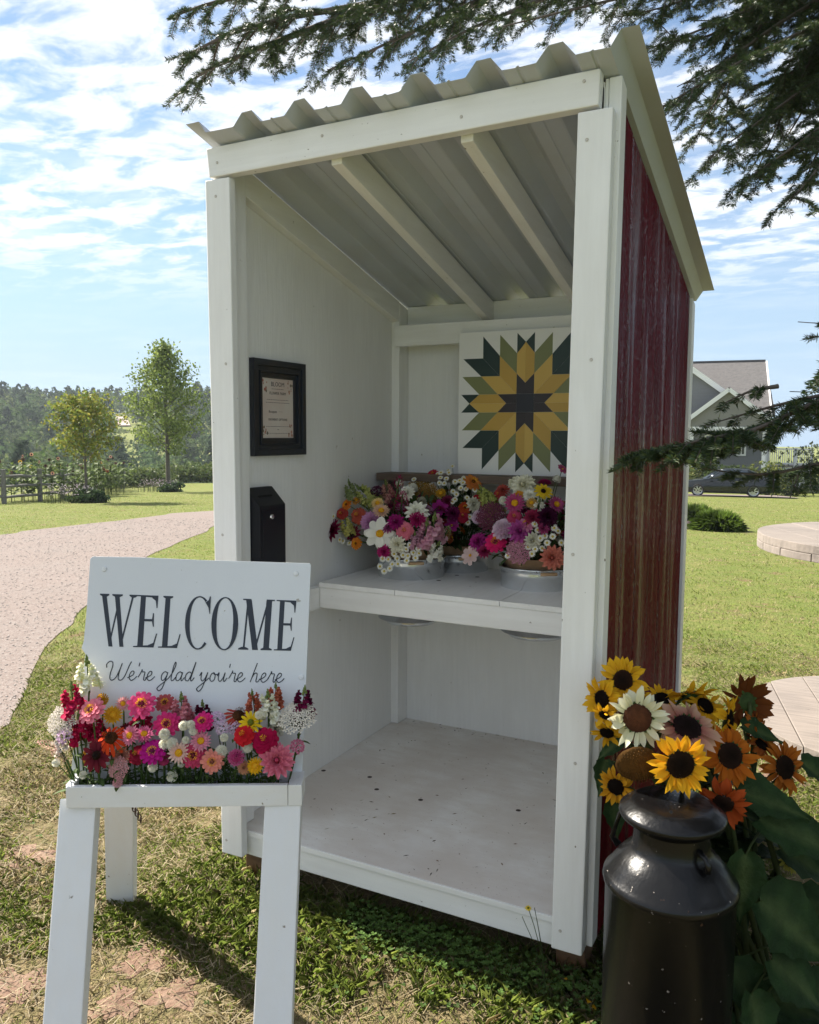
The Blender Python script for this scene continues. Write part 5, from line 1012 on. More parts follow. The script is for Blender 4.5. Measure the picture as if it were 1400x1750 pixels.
for k in range(6):
    a = 6.2832*k/6; MB().lathe([(0, .012), (.012, .012), (.02, .006), (.021, 0)], 10, (scx+.25*math.cos(a), scy+.25*math.sin(a), 1.030)).build('bolt', M_zinc, sp)

# ------------------------------------------------------------------ spruce with branches reaching over the stand
class Spruce:
    def __init__(s): s.wood = MB(); s.seg = []
    def shoot(s, p, d, L_, order, r0, droop, nz=1.0, kids=True, spc=.05):
        p = np.array(p, float); d = np.array(d, float); d /= np.linalg.norm(d); n = max(2, int(L_/.045)); st = L_/n; P = [p]; D = [d]
        for i in range(n):
            d = d+rng.normal(0, .10, 3)-np.array((0, 0, droop*st*3)); d /= np.linalg.norm(d); p = p+d*st; P.append(p); D.append(d)
        s.limb(P, D, r0, order, nz, kids, spc, L_)
    def limb(s, P, D, r0, order, nz, kids, spc, L_, clen=None):
        n = len(P)-1
        s.wood.tube(P, [max(.0011, r0*(1-.85*i/n)) for i in range(n+1)], 4 if order else 7, cap=False)
        if order >= 1:
            for i in range(n): s.seg.append((P[i], P[i+1], nz))
        if kids and order < 3:
            acc = 0; side_ = 1
            for i in range(n):
                acc += np.linalg.norm(P[i+1]-P[i])
                while acc > spc:
                    acc -= spc; side_ = -side_; t = i/n; d = D[i]; hz = np.cross(d, ez); hz = hz/(np.linalg.norm(hz)+1e-6)
                    dd = d*.62+hz*side_*.85+rng.normal(0, .16, 3)+np.array((0, 0, -.10)); ln = (clen if clen is not None else L_*.45)*(1-.62*t)*rng.uniform(.55, 1.15)
                    if ln > .03: s.shoot(P[i]+(P[i+1]-P[i])*rng.random(), dd, ln, order+1, max(.0014, r0*.22), .9 if order == 0 else .5, nz, order < 1 or ln > .16, .055)
    def path(s, ctl, r0, clen, spc=.07, nz=1.0, start=0.0, n=26):
        """limb along control points (world)"""
        c2 = [np.array(ctl[0], float)]
        for q in ctl[1:]:
            q = np.array(q, float); k = int(np.linalg.norm(q-c2[-1])/.35)+1; b = c2[-1]; c2 += [b+(q-b)*(j+1)/k for j in range(k)]
        if len(c2) > 3:
            c3 = [c2[0]]+[(c2[i-1]+2*c2[i]+c2[i+1])/4 for i in range(1, len(c2)-1)]+[c2[-1]]; c2 = c3
        P = cat(c2, max(3, n//len(c2))); D = [P[min(i+1, len(P)-1)]-P[max(i-1, 0)] for i in range(len(P))]; D = [d/np.linalg.norm(d) for d in D]; L_ = sum(np.linalg.norm(P[i+1]-P[i]) for i in range(len(P)-1))
        k = int(start*len(P)); s.wood.tube(P[:k+1], [r0*(1-.5*i/len(P)) for i in range(k+1)], 8, cap=False) if k > 1 else None
        s.limb(P[k:], D[k:], r0*(1-.5*k/len(P)), 0, nz, True, spc, L_, clen)
    def needles(s, name, per_m, ln, wd, parent, cols):
        A = np.array([a for a, b, z in s.seg]); B = np.array([b for a, b, z in s.seg]); nzs = np.array([z for a, b, z in s.seg]); LL = np.linalg.norm(B-A, axis=1); cnt = rng.poisson(LL*per_m*nzs); idx = np.repeat(np.arange(len(A)), cnt); n = len(idx); t = rng.random(n)
        T = (B-A)[idx]/LL[idx][:, None]; p = A[idx]+(B-A)[idx]*t[:, None]; up = np.tile(ez, (n, 1)); sd_ = np.cross(T, up); sd_ /= (np.linalg.norm(sd_, axis=1, keepdims=True)+1e-6); u2 = np.cross(sd_, T)
        ph = rng.normal(0, .62, n)+np.where(rng.random(n) < .5, 0, math.pi); dr = sd_*np.cos(ph)[:, None]+u2*(np.abs(np.sin(ph))*rng.choice([1, 1, 1, -.6], n))[:, None]; d = dr*.86+T*rng.uniform(.25, .75, (n, 1)); d /= np.linalg.norm(d, axis=1, keepdims=True)
        l = (ln*rng.uniform(.65, 1.15, n))[:, None]; w = np.cross(d, rng.normal(0, 1, (n, 3))); w /= np.linalg.norm(w, axis=1, keepdims=True); w *= wd/2
        tip = p+d*l-ez*rng.uniform(0, .002, (n, 1)); m_ = p+d*l*.55
        V = np.stack([p, m_-w, tip, m_+w], 1).reshape(-1, 3); Fq = np.arange(4*n).reshape(-1, 4); base = np.array(cols)[rng.integers(0, len(cols), n)]*rng.uniform(.65, 1.3, (n, 1)); C = np.repeat(base, 4, 0)
        return npmesh(name, V, Fq, C, M_needle, parent)
TB = np.array((3.55, 1.45, 0.)); rng = np.random.default_rng(11)
spruce = empty('spruce_tree', TB, 'large spruce with dark drooping needle branches hanging over the stand', 'tree')
tr = [TB+(0, 0, -.1), TB+(0, 0, .3), TB+(.02, .03, 1.5), TB+(.0, .05, 4), TB+(.05, .0, 7.5), TB+(.0, .02, 11)]
MB().tube(tr, [.30, .22, .19, .15, .09, .02], 14).build('trunk', M_bark, spruce, True)
def tk(z): return TB+np.array((.02, .03, z))
Sp = Spruce()
# long limbs over the roof towards the upper left of the view
Sp.path([tk(3.6), at(1330, -150, 3.6), at(1050, -60, 3.45), at(820, -22, 3.35), at(620, 8, 3.3), at(470, 34, 3.25), at(385, 55, 3.2), at(318, 95, 3.15)], .036, .42, .034, start=.30, n=60)
Sp.path([at(700, -8, 3.38), at(600, 25, 3.3), at(490, 62, 3.25), at(410, 100, 3.2), at(335, 118, 3.15), at(300, 165, 3.12)], .018, .30, .036, n=40)
Sp.path([at(560, -30, 3.45), at(430, -14, 3.4), at(345, 8, 3.35), at(285, 32, 3.3)], .016, .28, .04, n=36)
Sp.path([at(900, -40, 3.4), at(790, 15, 3.25), at(660, 75, 3.15), at(560, 120, 3.1)], .016, .32, .036, n=36)
Sp.path([at(1020, -40, 3.3), at(900, 10, 3.2), at(780, 55, 3.1), at(690, 110, 3.05)], .014, .30, .04, n=36)
Sp.path([tk(3.3), at(1250, -60, 3.3), at(1090, -10, 3.2), at(960, 20, 3.1), at(840, 50, 3.0)], .018, .26, .07, .75, start=.35, n=44)
Sp.path([tk(3.9), at(1200, -120, 3.7), at(1000, -60, 3.6), at(760, -50, 3.5), at(600, -30, 3.45)], .022, .38, .04, start=.3, n=44)
# dense hanging mass at the upper right
for (a, b, c, d, cl, dd_) in (((1420, -60), (1280, 20), (1150, 70), (1075, 95), .34, 3.2), ((1480, 0), (1340, 70), (1210, 130), (1120, 190), .36, 3.0), ((1500, 60), (1400, 130), (1310, 200), (1210, 270), .36, 3.1), ((1520, 120), (1440, 190), (1360, 250), (1270, 310), .34, 2.9), ((1460, -20), (1380, 110), (1330, 210), (1290, 300), .34, 3.3), ((1380, -80), (1290, 60), (1230, 160), (1190, 235), .34, 3.5), ((1500, 150), (1440, 230), (1400, 290), (1350, 345), .30, 2.8), ((1330, -90), (1220, -20), (1130, 20), (1050, 30), .30, 3.4), ((1440, 60), (1340, 150), (1260, 200), (1180, 215), .30, 3.7), ((1420, -40), (1340, 20), (1270, 40), (1190, 35), .30, 3.6), ((1480, 40), (1420, 90), (1350, 130), (1280, 150), .30, 3.4)):
    p0 = at(*a, dd_+.15)
    Sp.path([at(a[0]-20, a[1]-30, dd_+.35), at(b[0]+random.uniform(-40, 40), b[1]+random.uniform(-40, 30), dd_+.25), at(c[0]+random.uniform(-30, 40), c[1]+random.uniform(-50, 20), dd_+.2), at(d[0]+random.uniform(0, 60), d[1]+random.uniform(-60, 0), dd_+.2)], .011, cl, .05, 1.0, n=34)
    Sp.path([tk(p0[2]+.25), p0, at(*b, dd_), at(*c, dd_-.05), at(*d, dd_-.1)], .016, cl*1.1, .042, 1.0, start=.28, n=40)
# low branch in front of the red wall
Sp.path([tk(1.95), at(1500, 640, 1.95), at(1400, 684, 1.90), at(1310, 730, 1.90), at(1240, 752, 1.92), at(1160, 768, 1.95), at(1082, 778, 1.98)], .0125, .20, .017, 1.5, start=.30, n=60)
Sp.path([at(1420, 672, 1.92), at(1330, 690, 1.96), at(1260, 712, 2.0), at(1195, 730, 2.02)], .005, .10, .05, 1.2, n=24)
Sp.path([at(1330, 660, 2.0), at(1285, 668, 2.0), at(1235, 690, 2.02)], .006, .10, .04, 1.3, n=18)
Sp.path([tk(1.7), at(1460, 770, 2.0), at(1380, 798, 1.98), at(1310, 818, 1.97), at(1250, 806, 1.98), at(1200, 800, 2.0)], .010, .15, .045, 1.3, start=.40, n=40)
Sp.path([at(1180, 765, 1.95), at(1120, 770, 1.97), at(1075, 790, 1.98)], .006, .12, .018, 1.6, n=18); Sp.path([at(1290, 735, 1.9), at(1200, 752, 1.88), at(1120, 772, 1.92)], .006, .13, .018, 1.5, n=24)
Sp.path([at(1365, 812, 1.98), at(1358, 830, 1.98), at(1350, 852, 1.98)], .002, .05, .02, 1.2, n=9)
Sp.path([at(1440, 545, 2.1), at(1405, 552, 2.1), at(1364, 550, 2.1)], .003, .06, .03, 1.3, n=12); Sp.path([at(1440, 570, 2.1), at(1410, 575, 2.1), at(1378, 574, 2.1)], .003, .05, .03, 1.3, n=12)
Sp.wood.build('branches', M_bark, spruce, True)
tag(Sp.needles('needle_foliage', 2100, .0215, .0021, spruce, [(.034, .062, .026), (.052, .082, .026), (.085, .110, .030), (.040, .070, .038)]), kind='stuff')
# unseen rest of the crown, limbs added thickly to hold back sky light
S2 = Spruce()
for i in range(60):
    z = 1.5+8.6*i/60; a = i*2.399+.4; L_ = 2.7*(1-(z-2.2)/9.5)+.3; d = np.array((math.cos(a), math.sin(a), -.12)); e = tk(z)+d*L_
    pr2 = e-CAM; dz_ = pr2@FW; px_ = 700+FPX*(pr2@RT)/max(dz_, .1); py_ = 875-FPX*(pr2@UP)/max(dz_, .1)
    if dz_ > 0 and px_ < 1400 and py_ > -100: continue
    if d[0] < -.2 and d[1] < -.55 and z < 4: continue
    S2.path([tk(z), tk(z)+d*L_*.5+ez*.10, e], .03, .6*L_**.5, .13, 1.0, start=.15, n=16)
S2.wood.build('branches', M_bark, spruce, True); tag(S2.needles('needle_foliage', 240, .05, .009, spruce, [(.026, .050, .020), (.040, .066, .020)]), kind='stuff')

# ------------------------------------------------------------------ background
rng = np.random.default_rng(21); random.seed(21)
def azpt(px, dist):
    """ground point in the direction of photograph column px at a horizontal distance"""
    d = FW+RT*(px-700)/FPX; d[2] = 0; d /= np.linalg.norm(d); x, y = CAM[0]+d[0]*dist, CAM[1]+d[1]*dist; return np.array((x, y, float(terr(x, y))))
def leafcloud(P, Nrm, size, C, tri=False):
    """random leaf quads at points"""
    n = len(P); a = rng.normal(0, 1, (n, 3)); a /= np.linalg.norm(a, axis=1, keepdims=True); b = np.cross(a, rng.normal(0, 1, (n, 3))); b /= np.linalg.norm(b, axis=1, keepdims=True)
    s_ = np.asarray(size).reshape(-1, 1)*rng.uniform(.6, 1.3, (n, 1)); V = np.stack([P-a*s_, P+b*s_*.55, P+a*s_, P-b*s_*.55], 1).reshape(-1, 3); return V, np.arange(4*n).reshape(-1, 4), np.repeat(C, 4, 0)
def crown_pts(n, c, rad, shell=.55, lump=7, seed=0):
    """points through a lumpy crown"""
    r_ = np.random.default_rng(seed); L = r_.normal(0, 1, (lump, 3)); L /= np.linalg.norm(L, axis=1, keepdims=True); L *= r_.uniform(.35, .75, (lump, 1)); lr = r_.uniform(.34, .55, lump); k = r_.integers(0, lump, n); d = r_.normal(0, 1, (n, 3)); d /= np.linalg.norm(d, axis=1, keepdims=True)
    return np.array(c)+(L[k]+d*(lr[k]*r_.uniform(shell, 1, n)**.5)[:, None])*np.array(rad), k
# -- forest on the far hill and in the valley: reads as one mass
AV, AF, AC, off = [], [], [], 0
def acc(V, F, C):
    global off
    AV.append(V); AF.append(F+off); AC.append(C); off += len(V)
for i in range(1700):
    az = -34+50*rng.random(); dist = 78+262*rng.random()**.62; a = R(90)+YAW-R(az); x, y = CAM[0]+dist*math.cos(a), CAM[1]+dist*math.sin(a); z = float(terr(x, y)); pxl = 700+FPX*math.tan(R(az))
    if 196 < pxl < 230 and 150 < dist < 300: continue                        # the road climbing the hill
    if az > 8 and dist < 120: continue
    if dist > 235 and rng.random() < .45 or rng.random() < .06:
        h = rng.uniform(6, 10); w = h*rng.uniform(.2, .32); n = 150; t = rng.random(n)**.8; r_ = w*(1-t)**.7*rng.uniform(.5, 1, n)+.2; th = rng.random(n)*6.28; P = np.stack([x+r_*np.cos(th), y+r_*np.sin(th), z+h*.06+h*.94*t], -1); base = np.array((.060, .085, .052))*rng.uniform(.8, 1.3); C = base*rng.uniform(.7, 1.4, (n, 1)); V, F_, C = leafcloud(P, None, .55, C)
    else:
        h = rng.uniform(4.5, 7.5)+(1.5 if dist > 235 else 0); w = h*rng.uniform(.45, .62); n = 460 if dist < 130 else 220; P, k = crown_pts(n, (x, y, z+h*.5), (w, w, h*.52), .6, 9, i); base = np.array(random.choice([(.080, .125, .042), (.100, .145, .050), (.070, .110, .045), (.120, .150, .055), (.090, .120, .060)]))*rng.uniform(.75, 1.2); C = base*rng.uniform(.7, 1.35, (n, 1)); V, F_, C = leafcloud(P, None, .26 if dist < 130 else .48, C)
    acc(V, F_, C)
tag(npmesh('forest', np.vstack(AV), np.vstack(AF), np.vstack(AC), M_forest), 'dense green woods covering the far hillside and valley', 'forest', kind='stuff')
# road on the hill
m = MB(); V = []
dd2 = np.arange(150, 330, 1.)
def hill_at(px, py):
    """hillside point behind the valley seen at a photograph position"""
    P = np.array([azpt(px, d) for d in dd2]); v = P-CAM; y = 875-FPX*(v@UP)/(v@FW); k = int(np.argmin(np.abs(y-py))); return P[k]
for (xa, xb, py) in ((204.5, 217, 702), (203.5, 219, 708), (203.5, 221.5, 715), (204, 224, 722), (205, 227, 729)): V += [hill_at(xa, py)+(0, 0, .4), hill_at(xb, py)+(0, 0, .4)]
P = V[::2]
m.add(V, [(2*i, 2*i+1, 2*i+3, 2*i+2) for i in range(len(P)-1)]); tag(m.build('hill_road', mat('dirt_road', (.42, .33, .29), .95, var=(.3, (.34, .26, .22), .6))), kind='structure')
# -- hedge at the edge of the far lawn
def bush(name, p, rx, ry, rz, n, size, cols, label, cat, group=None, lump=9, seed=0, trans=None):
    o = empty(name, p, label, cat, group); P, k = crown_pts(n, (p[0], p[1], p[2]+rz*.85), (rx, ry, rz), .55, lump, seed); P = P[P[:, 2] > p[2]]; n = len(P)
    C = np.array(cols)[rng.integers(0, len(cols), n)]*rng.uniform(.7, 1.35, (n, 1)); V, F_, C = leafcloud(P, None, size, C); npmesh('foliage', V, F_, C, M_plant, o)
    m = MB()
    for j in range(5):
        a = rng.random()*6.28; m.tube([p-ez*.05, p+np.array((math.cos(a)*rx*.2, math.sin(a)*ry*.2, rz*.5)), p+np.array((math.cos(a)*rx*.45, math.sin(a)*ry*.45, rz*1.1))], [.03*rz, .02*rz, .008*rz], 5)
    m.build('stems', M_bark, o); return o
for i, (px, d, w, h) in enumerate(((150, 57, 2.0, 1.2), (190, 58, 2.2, 1.3), (228, 58, 2.2, 1.25), (262, 59, 2.0, 1.1), (310, 62, 1.6, 1.3), (335, 62, 1.7, 1.0), (362, 62, 1.8, 1.3), (390, 62, 2, 1.3))):
    bush('hedge_shrub', azpt(px, d), w, w, h*.62, 900, .12, [(.075, .105, .030), (.100, .125, .034), (.060, .090, .026)], 'low green shrub in the hedge along the far lawn edge', 'shrub', 'shrubs along the far lawn edge', 10, 40+i)
# -- two young trees with beds
def young_tree(name, px, dist, H, crown, cols, label, nleaf, size, lean, bare, seed):
    p = azpt(px, dist); o = empty(name, p, label, 'tree'); r_ = np.random.default_rng(seed); m = MB(); top = p+np.array((lean[0], lean[1], H*.96))
    trunk = bez(p-ez*.05, p+ez*H*.5+np.array((lean[0]*.2, lean[1]*.2, 0)), top, 12); m.tube(trunk, [.085*(1-.9*i/11)*H/5 for i in range(12)], 8); V = []; tips = []
    for i in range(64):
        t = bare+(1-bare)*(i+.5)/64; b = trunk[min(11, int(t*11))]*(1-(t*11 % 1))+trunk[min(11, int(t*11)+1)]*(t*11 % 1); a = i*2.4+r_.uniform(-.3, .3); R_ = crown(t)*r_.choice([.5, .75, .95, 1.0, 1.18]); d = np.array((math.cos(a)*R_, math.sin(a)*R_, R_*r_.uniform(.45, .95)))
        q = bez(b, b+d*.5+ez*R_*.02, b+d, 6); m.tube(q, [.018*(1-.8*j/5)*H/5 for j in range(6)], 4, cap=False)
        for j in range(2, 6): tips += [(q[j], .20*(.5+j/6))]*(1 if j < 4 else 2)
    m.build('trunk', mat('young_bark', (.10, .085, .07), .9) if 'young_bark' not in bpy.data.materials else bpy.data.materials['young_bark'], o, True)
    tp_ = np.array([t for t, s_ in tips]); sp_ = np.array([s_ for t, s_ in tips]); k = r_.integers(0, len(tp_), nleaf); P = tp_[k]+r_.normal(0, 1, (nleaf, 3))*(sp_[k]*H/5.5)[:, None]*.62
    hh = (P[:, 2]-p[2])/H; C = np.array(cols)[r_.integers(0, len(cols), nleaf)]*r_.uniform(.75, 1.3, (nleaf, 1)); V, F_, C = leafcloud(P, None, size, C); npmesh('crown', V, F_, C, M_plant, o); return p
t2 = young_tree('maple_tree', 289, 47, 8.15, lambda t: 2.5*(1-t)**.75*(.75 if t < .30 else 1)+.18, [(.19, .25, .06), (.15, .20, .05), (.24, .29, .075), (.12, .165, .04)], 'tall young green maple tree on the far lawn', 8200, .095, (-.25, .1), .24, 5)
t1 = young_tree('maple_tree', 149, 34.5, 4.0, lambda t: 1.25*math.sin(min(1, (1-t)*1.9+.22)*math.pi/2), [(.28, .28, .05), (.22, .24, .045), (.16, .21, .04), (.24, .22, .045), (.13, .19, .04)], 'small round tree turning yellow in front of the rail fence', 4300, .075, (-.15, .05), .36, 8)
for p, w, lab, sd_ in ((t1, .85, 'flower bed of low plants around the yellowing tree', 3), (t2, .95, 'small planted bed around the tall green maple', 4)):
    o = empty('flower_bed', p, lab, 'flower bed'); P, k = crown_pts(1500, (p[0]+.1, p[1], p[2]+.2), (w, w, .34), .3, 12, sd_); P = P[P[:, 2] > p[2]-.02]; n = len(P); C = np.array([(.035, .065, .020), (.055, .09, .026), (.03, .055, .022)])[rng.integers(0, 3, n)]*rng.uniform(.7, 1.3, (n, 1)); V, F_, C = leafcloud(P, None, .085, C); npmesh('leaves', V, F_, C, M_plant, o)
    n = 260; a = rng.random(n)*6.28; rr_ = w*1.15*np.sqrt(rng.random(n)); P = np.stack([p[0]-.5+rr_*np.cos(a), p[1]-.3+rr_*np.sin(a), p[2]+rng.uniform(.3, .7, n)], -1); V, F_, C = leafcloud(P, None, .035, np.array([(.50, .42, .46)])*rng.uniform(.7, 1.2, (n, 1))); npmesh('blossom', V, F_, C, M_petal, o)
    mm = MB()
    for q in P[::3]: mm.tube([(q[0], q[1], p[2]), q], .008, 3, (.10, .12, .05))
    tag(mm.build('flower_stalks', M_plant, o), kind='stuff')
# -- split rail fence with posts and rails one by one
fpts = [azpt(px, d) for px, d in ((-64, 35.0), (8, 35.6), (70, 37.0), (109, 39.5), (129, 43), (140, 46.5), (149, 50), (160, 54), (172, 56), (188, 56.5))]
fence = empty('rail_fence', fpts[3], 'weathered split rail fence in front of the sunflower garden', 'fence')
for p in fpts: MB().bar(p-ez*.2, p+ez*rng.uniform(1.22, 1.36), .15, .14, HR).build('post', M_rail, fence, bevel=.01)
for p, q in zip(fpts[:-1], fpts[1:]):
    for z in (.28, .68, 1.05): MB().tube([p+ez*(z+rng.uniform(-.05, .05)), (p+q)/2+ez*(z+rng.uniform(-.03, .03)), q+ez*(z+rng.uniform(-.05, .05))], [.05, .062, .05], 6).build('rail', M_rail, fence)
# -- garden of sunflowers behind the fence (small, massed)
m = MB(); 
for i in range(150):
    t = rng.random(); k = int(t*6); b = fpts[k]*(1-(t*6 % 1))+fpts[k+1]*(t*6 % 1)+(HF*rng.uniform(.8, 6)+HR*rng.uniform(-1, 1)); b[2] = float(terr(b[0], b[1])); h = rng.uniform(1.1, 1.95)
    m.tube([b, b+ez*h], .012, 3, (.08, .11, .03))
    for j in range(9):
        a = rng.random()*6.28; leaf(m, b+ez*h*rng.uniform(.25, .95), (math.cos(a), math.sin(a), .2), rng.uniform(.22, .4), rng.uniform(.16, .26), jit((.085, .125, .030), .4), .5, seg=3)
    if i % 3 == 0:
        c = b+ez*h; d = -HF+HR*rng.uniform(-1, 1)+ez*.3; f_ = np.array(d)/np.linalg.norm(d); x_ = np.cross(ez, f_); x_ /= np.linalg.norm(x_); y_ = np.cross(f_, x_); col = random.choice([(.7, .45, .02), (.3, .08, .03), (.6, .3, .2), (.08, .03, .02), (.06, .02, .015)])
        for q in range(9):
            th = q*.698; e = x_*math.cos(th)+y_*math.sin(th); w_ = -x_*math.sin(th)+y_*math.cos(th); m.add([c+e*.03-w_*.02, c+e*.03+w_*.02, c+e*.09], [(0, 1, 2)], col)
        m.add([c+f_*.01+(x_*math.cos(q)+y_*math.sin(q))*.04 for q in np.linspace(0, 5.5, 8)], [tuple(range(8))], (.02, .012, .01))
tag(m.build('sunflower_garden', M_plant), 'massed garden rows of sunflowers behind the rail fence', 'garden', kind='stuff')
# -- garden bench
b0 = azpt(190, 55); bench = empty('garden_bench', b0, 'grey slatted wooden bench at the end of the rail fence', 'bench')
for k in range(7): MB().bar(b0+HR*(-.9+.3*k)*.9+ez*.45, b0+HR*(-.9+.3*k)*.9+ez*1.12+HF*.2, .2, .03, HF).build('back_slat', M_rail, bench)
for k in range(3): MB().bar(b0-HR*.9+ez*.45-HF*(.08+.16*k), b0+HR*.9+ez*.45-HF*(.08+.16*k), .03, .14, HF).build('seat_slat', M_rail, bench)
for sx_ in (-.86, .86):
    for fy_ in (0, -.45): MB().bar(b0+HR*sx_+HF*fy_-ez*.03, b0+HR*sx_+HF*fy_+ez*(.7 if fy_ else .45), .07, .07, HF).build('leg', M_rail, bench)
    MB().bar(b0+HR*sx_+ez*.70+HF*.05, b0+HR*sx_+ez*.72-HF*.5, .08, .03, ez).build('armrest', M_rail, bench)

# -- house
hb = azpt(1240, 60); hz = hb[2]; house = empty('house', hb, 'grey sided house with white trim and two gables beyond the lawn', 'house')
M_sid = mat('grey_siding', (.165, .170, .185), .7, bump=((.2, .2, 30), .6, .03, 0)); M_trimw = mat('white_trim', (.78, .78, .78), .5); M_shin = mat('shingles', (.105, .100, .100), .9, var=[((3, 3, 9), (.065, .062, .063), .9), ((9, 9, 22), (.15, .14, .135), .6)], bump=((4, 4, 14), .5, .03)); M_win = mat('window_glass', (.03, .04, .05), .08, spec=.8)
hF = hb-np.array((CAM[0], CAM[1], hb[2])); hF /= np.linalg.norm(hF); hR = np.array((hF[1], -hF[0], 0))
def hp_(lx, ly, z): return hb+hR*lx+hF*ly+ez*(z-hz)
def hbox(name, x0, x1, y0, y1, z0, z1, m_, parent=house): return MB().hexa([hp_(x0, y0, z0), hp_(x1, y0, z0), hp_(x1, y1, z0), hp_(x0, y1, z0), hp_(x0, y0, z1), hp_(x1, y0, z1), hp_(x1, y1, z1), hp_(x0, y1, z1)]).build(name, m_, parent)
def prism(name, P, y0, y1, m_, parent=house):
    n = len(P); return MB().add([hp_(x, y0, z) for x, z in P]+[hp_(x, y1, z) for x, z in P], [tuple(range(n)), tuple(range(2*n-1, n-1, -1))]+[(i, n+i, n+(i+1) % n, (i+1) % n) for i in range(n)]).build(name, m_, parent)
hbox('wall', -11, 2.45, .6, 11, hz-.3, 2.9, M_sid)
rf_ = MB().hexa([hp_(-11.4, 0, 2.75), hp_(2.85, 0, 2.75), hp_(2.30, 5.8, 6.75), hp_(-11.4, 5.8, 6.75), hp_(-11.4, 0, 2.98), hp_(2.85, 0, 2.98), hp_(2.30, 5.8, 6.98), hp_(-11.4, 5.8, 6.98)]).build('roof', M_shin, house)
MB().hexa([hp_(-11.4, 5.8, 6.75), hp_(2.30, 5.8, 6.75), hp_(2.75, 11.6, 2.75), hp_(-11.4, 11.6, 2.75), hp_(-11.4, 5.8, 6.98), hp_(2.30, 5.8, 6.98), hp_(2.75, 11.6, 2.98), hp_(-11.4, 11.6, 2.98)]).build('roof', M_shin, house)
hbox('ridge_cap', -11.4, 2.3, 5.7, 5.95, 6.95, 7.06, mat('ridge', (.09, .085, .085), .9), rf_)
MB().bar(hp_(2.62, 0, 2.86), hp_(2.36, 5.8, 6.86), .10, .30, ez).build('rake_board', M_trimw, house)
prism('wall', [(2.42, 2.5), (2.42, 2.9)][:0] or [(-.05, 0)], 0, 0, M_sid) if 0 else None
# larger gable at the left, lower porch gable in front of it
prism('gable_wall', [(-8.2, 2.2), (.9, 2.2), (.9, 3.4), (-3.65, 6.75), (-8.2, 3.4)], -.6, 5.2, M_sid)
for s_ in (-1, 1): MB().bar(hp_(-3.65+s_*5.0, -.75, 3.14), hp_(-3.65, -.75, 6.86), .28, .34, ez).build('rake_board', M_trimw, house); MB().bar(hp_(-3.65+s_*5.0, 2.2, 3.30), hp_(-3.65, 2.2, 7.0), 5.9, .12, ez).build('roof', M_shin, house)
prism('gable_wall', [(-2.45, 2.1), (2.25, 2.1), (2.25, 2.62), (-.08, 4.42), (-2.45, 2.62)], -2.2, 1.5, mat('porch_siding', (.20, .195, .175), .7, bump=((.2, .2, 30), .5, .03, 0)))
for s_ in (-1, 1): MB().bar(hp_(-.08+s_*2.75, -2.4, 2.36), hp_(-.08, -2.4, 4.52), .24, .26, ez).build('rake_board', M_trimw, house); MB().bar(hp_(-.08+s_*2.75, -.4, 2.48), hp_(-.08, -.4, 4.64), 4.0, .10, ez).build('roof', M_shin, house)
hbox('porch_beam', -2.5, 2.3, -2.25, -1.95, 1.85, 2.1, M_trimw)
for x in (-2.4, 2.05): hbox('porch_post', x, x+.22, -2.22, -2.0, hz-.2, 1.85, M_trimw)
hbox('corner_board', 2.35, 2.5, .45, .62, hz-.2, 2.8, M_trimw)
hbox('foundation', -11.1, 2.5, .5, 11.05, hz-.4, hz+.35, mat('concrete', (.30, .29, .28), .9))
for (x0, x1, z0, z1) in ((-1.55, .15, .15, 1.6), (.55, 1.15, .15, 1.6), (-4.5, -3.0, .15, 1.6)):
    w_ = hbox('window', x0, x1, .50, .615, z0, z1, M_trimw); hbox('pane', x0+.12, x1-.12, .485, .52, z0+.12, z1-.12, M_win, w_); hbox('mullion', (x0+x1)/2-.03, (x0+x1)/2+.03, .47, .50, z0+.1, z1-.1, M_trimw, w_)
# deck railing at the right of the house
dk0 = hp_(2.55, 2.2, hz); deck = empty('deck_railing', dk0, 'white balustrade railing of the raised deck beside the house', 'railing'); zD = -.55
for x in (2.6, 4.35, 5.35): hbox('newel_post', x-.09, x+.09, 2.1, 2.28, hz-.2, .72, M_trimw, deck)
for z in (-.42, .58): hbox('rail', 2.6, 5.35, 2.14, 2.24, z, z+.09, M_trimw, deck)
for k in range(20):
    x = 2.74+k*.135
    if min(abs(x-4.35), abs(x-5.35)) > .1: hbox('baluster', x-.028, x+.028, 2.165, 2.215, -.33, .58, M_trimw, deck)
hbox('deck_floor', 2.56, 5.4, 2.3, 6, -.65, -.5, mat('deck_boards', (.3, .27, .24), .8), deck); hbox('deck_skirt', 2.6, 5.4, 2.29, 2.33, hz-.1, -.66, M_trimw, deck)
# shrubs near the house and on the right lawn
for i, (px, d, w, h, lab) in enumerate(((1215, 55, 1.2, 1.25, 'shrub with bronze tips in front of the house window'), (1180, 55, 1.0, 1.2, 'shrub in front of the house close to the stand corner'), (1262, 54, 1.3, 1.25, 'dark shrub behind the rear of the parked car'), (1312, 52, 1.7, 1.75, 'big golden green shrub between house corner and deck railing'), (1345, 53, 1.2, 1.2, 'low shrub beneath the white deck railing'), (1395, 58, 2.2, 2.4, 'tall greyish shrub beyond the deck railing'), (1440, 60, 2.6, 2.2, 'wide shrub past the deck'))):
    bush('house_shrub', azpt(px, d), w, w, h*.75, 1100, .11, [[(.045, .070, .022), (.065, .095, .028)], [(.10, .12, .03), (.14, .15, .035), (.06, .09, .025)], [(.08, .10, .05), (.10, .115, .06)]][0 if i in (0, 2, 4) else 1 if i in (1, 3) else 2], lab, 'shrub', None, 9, 70+i)
p = azpt(1150, 21); m = MB(); n = 40; th = np.linspace(0, 6.2832, n, endpoint=False); wv = 1+.12*np.sin(3*th+1)+.08*np.sin(7*th)
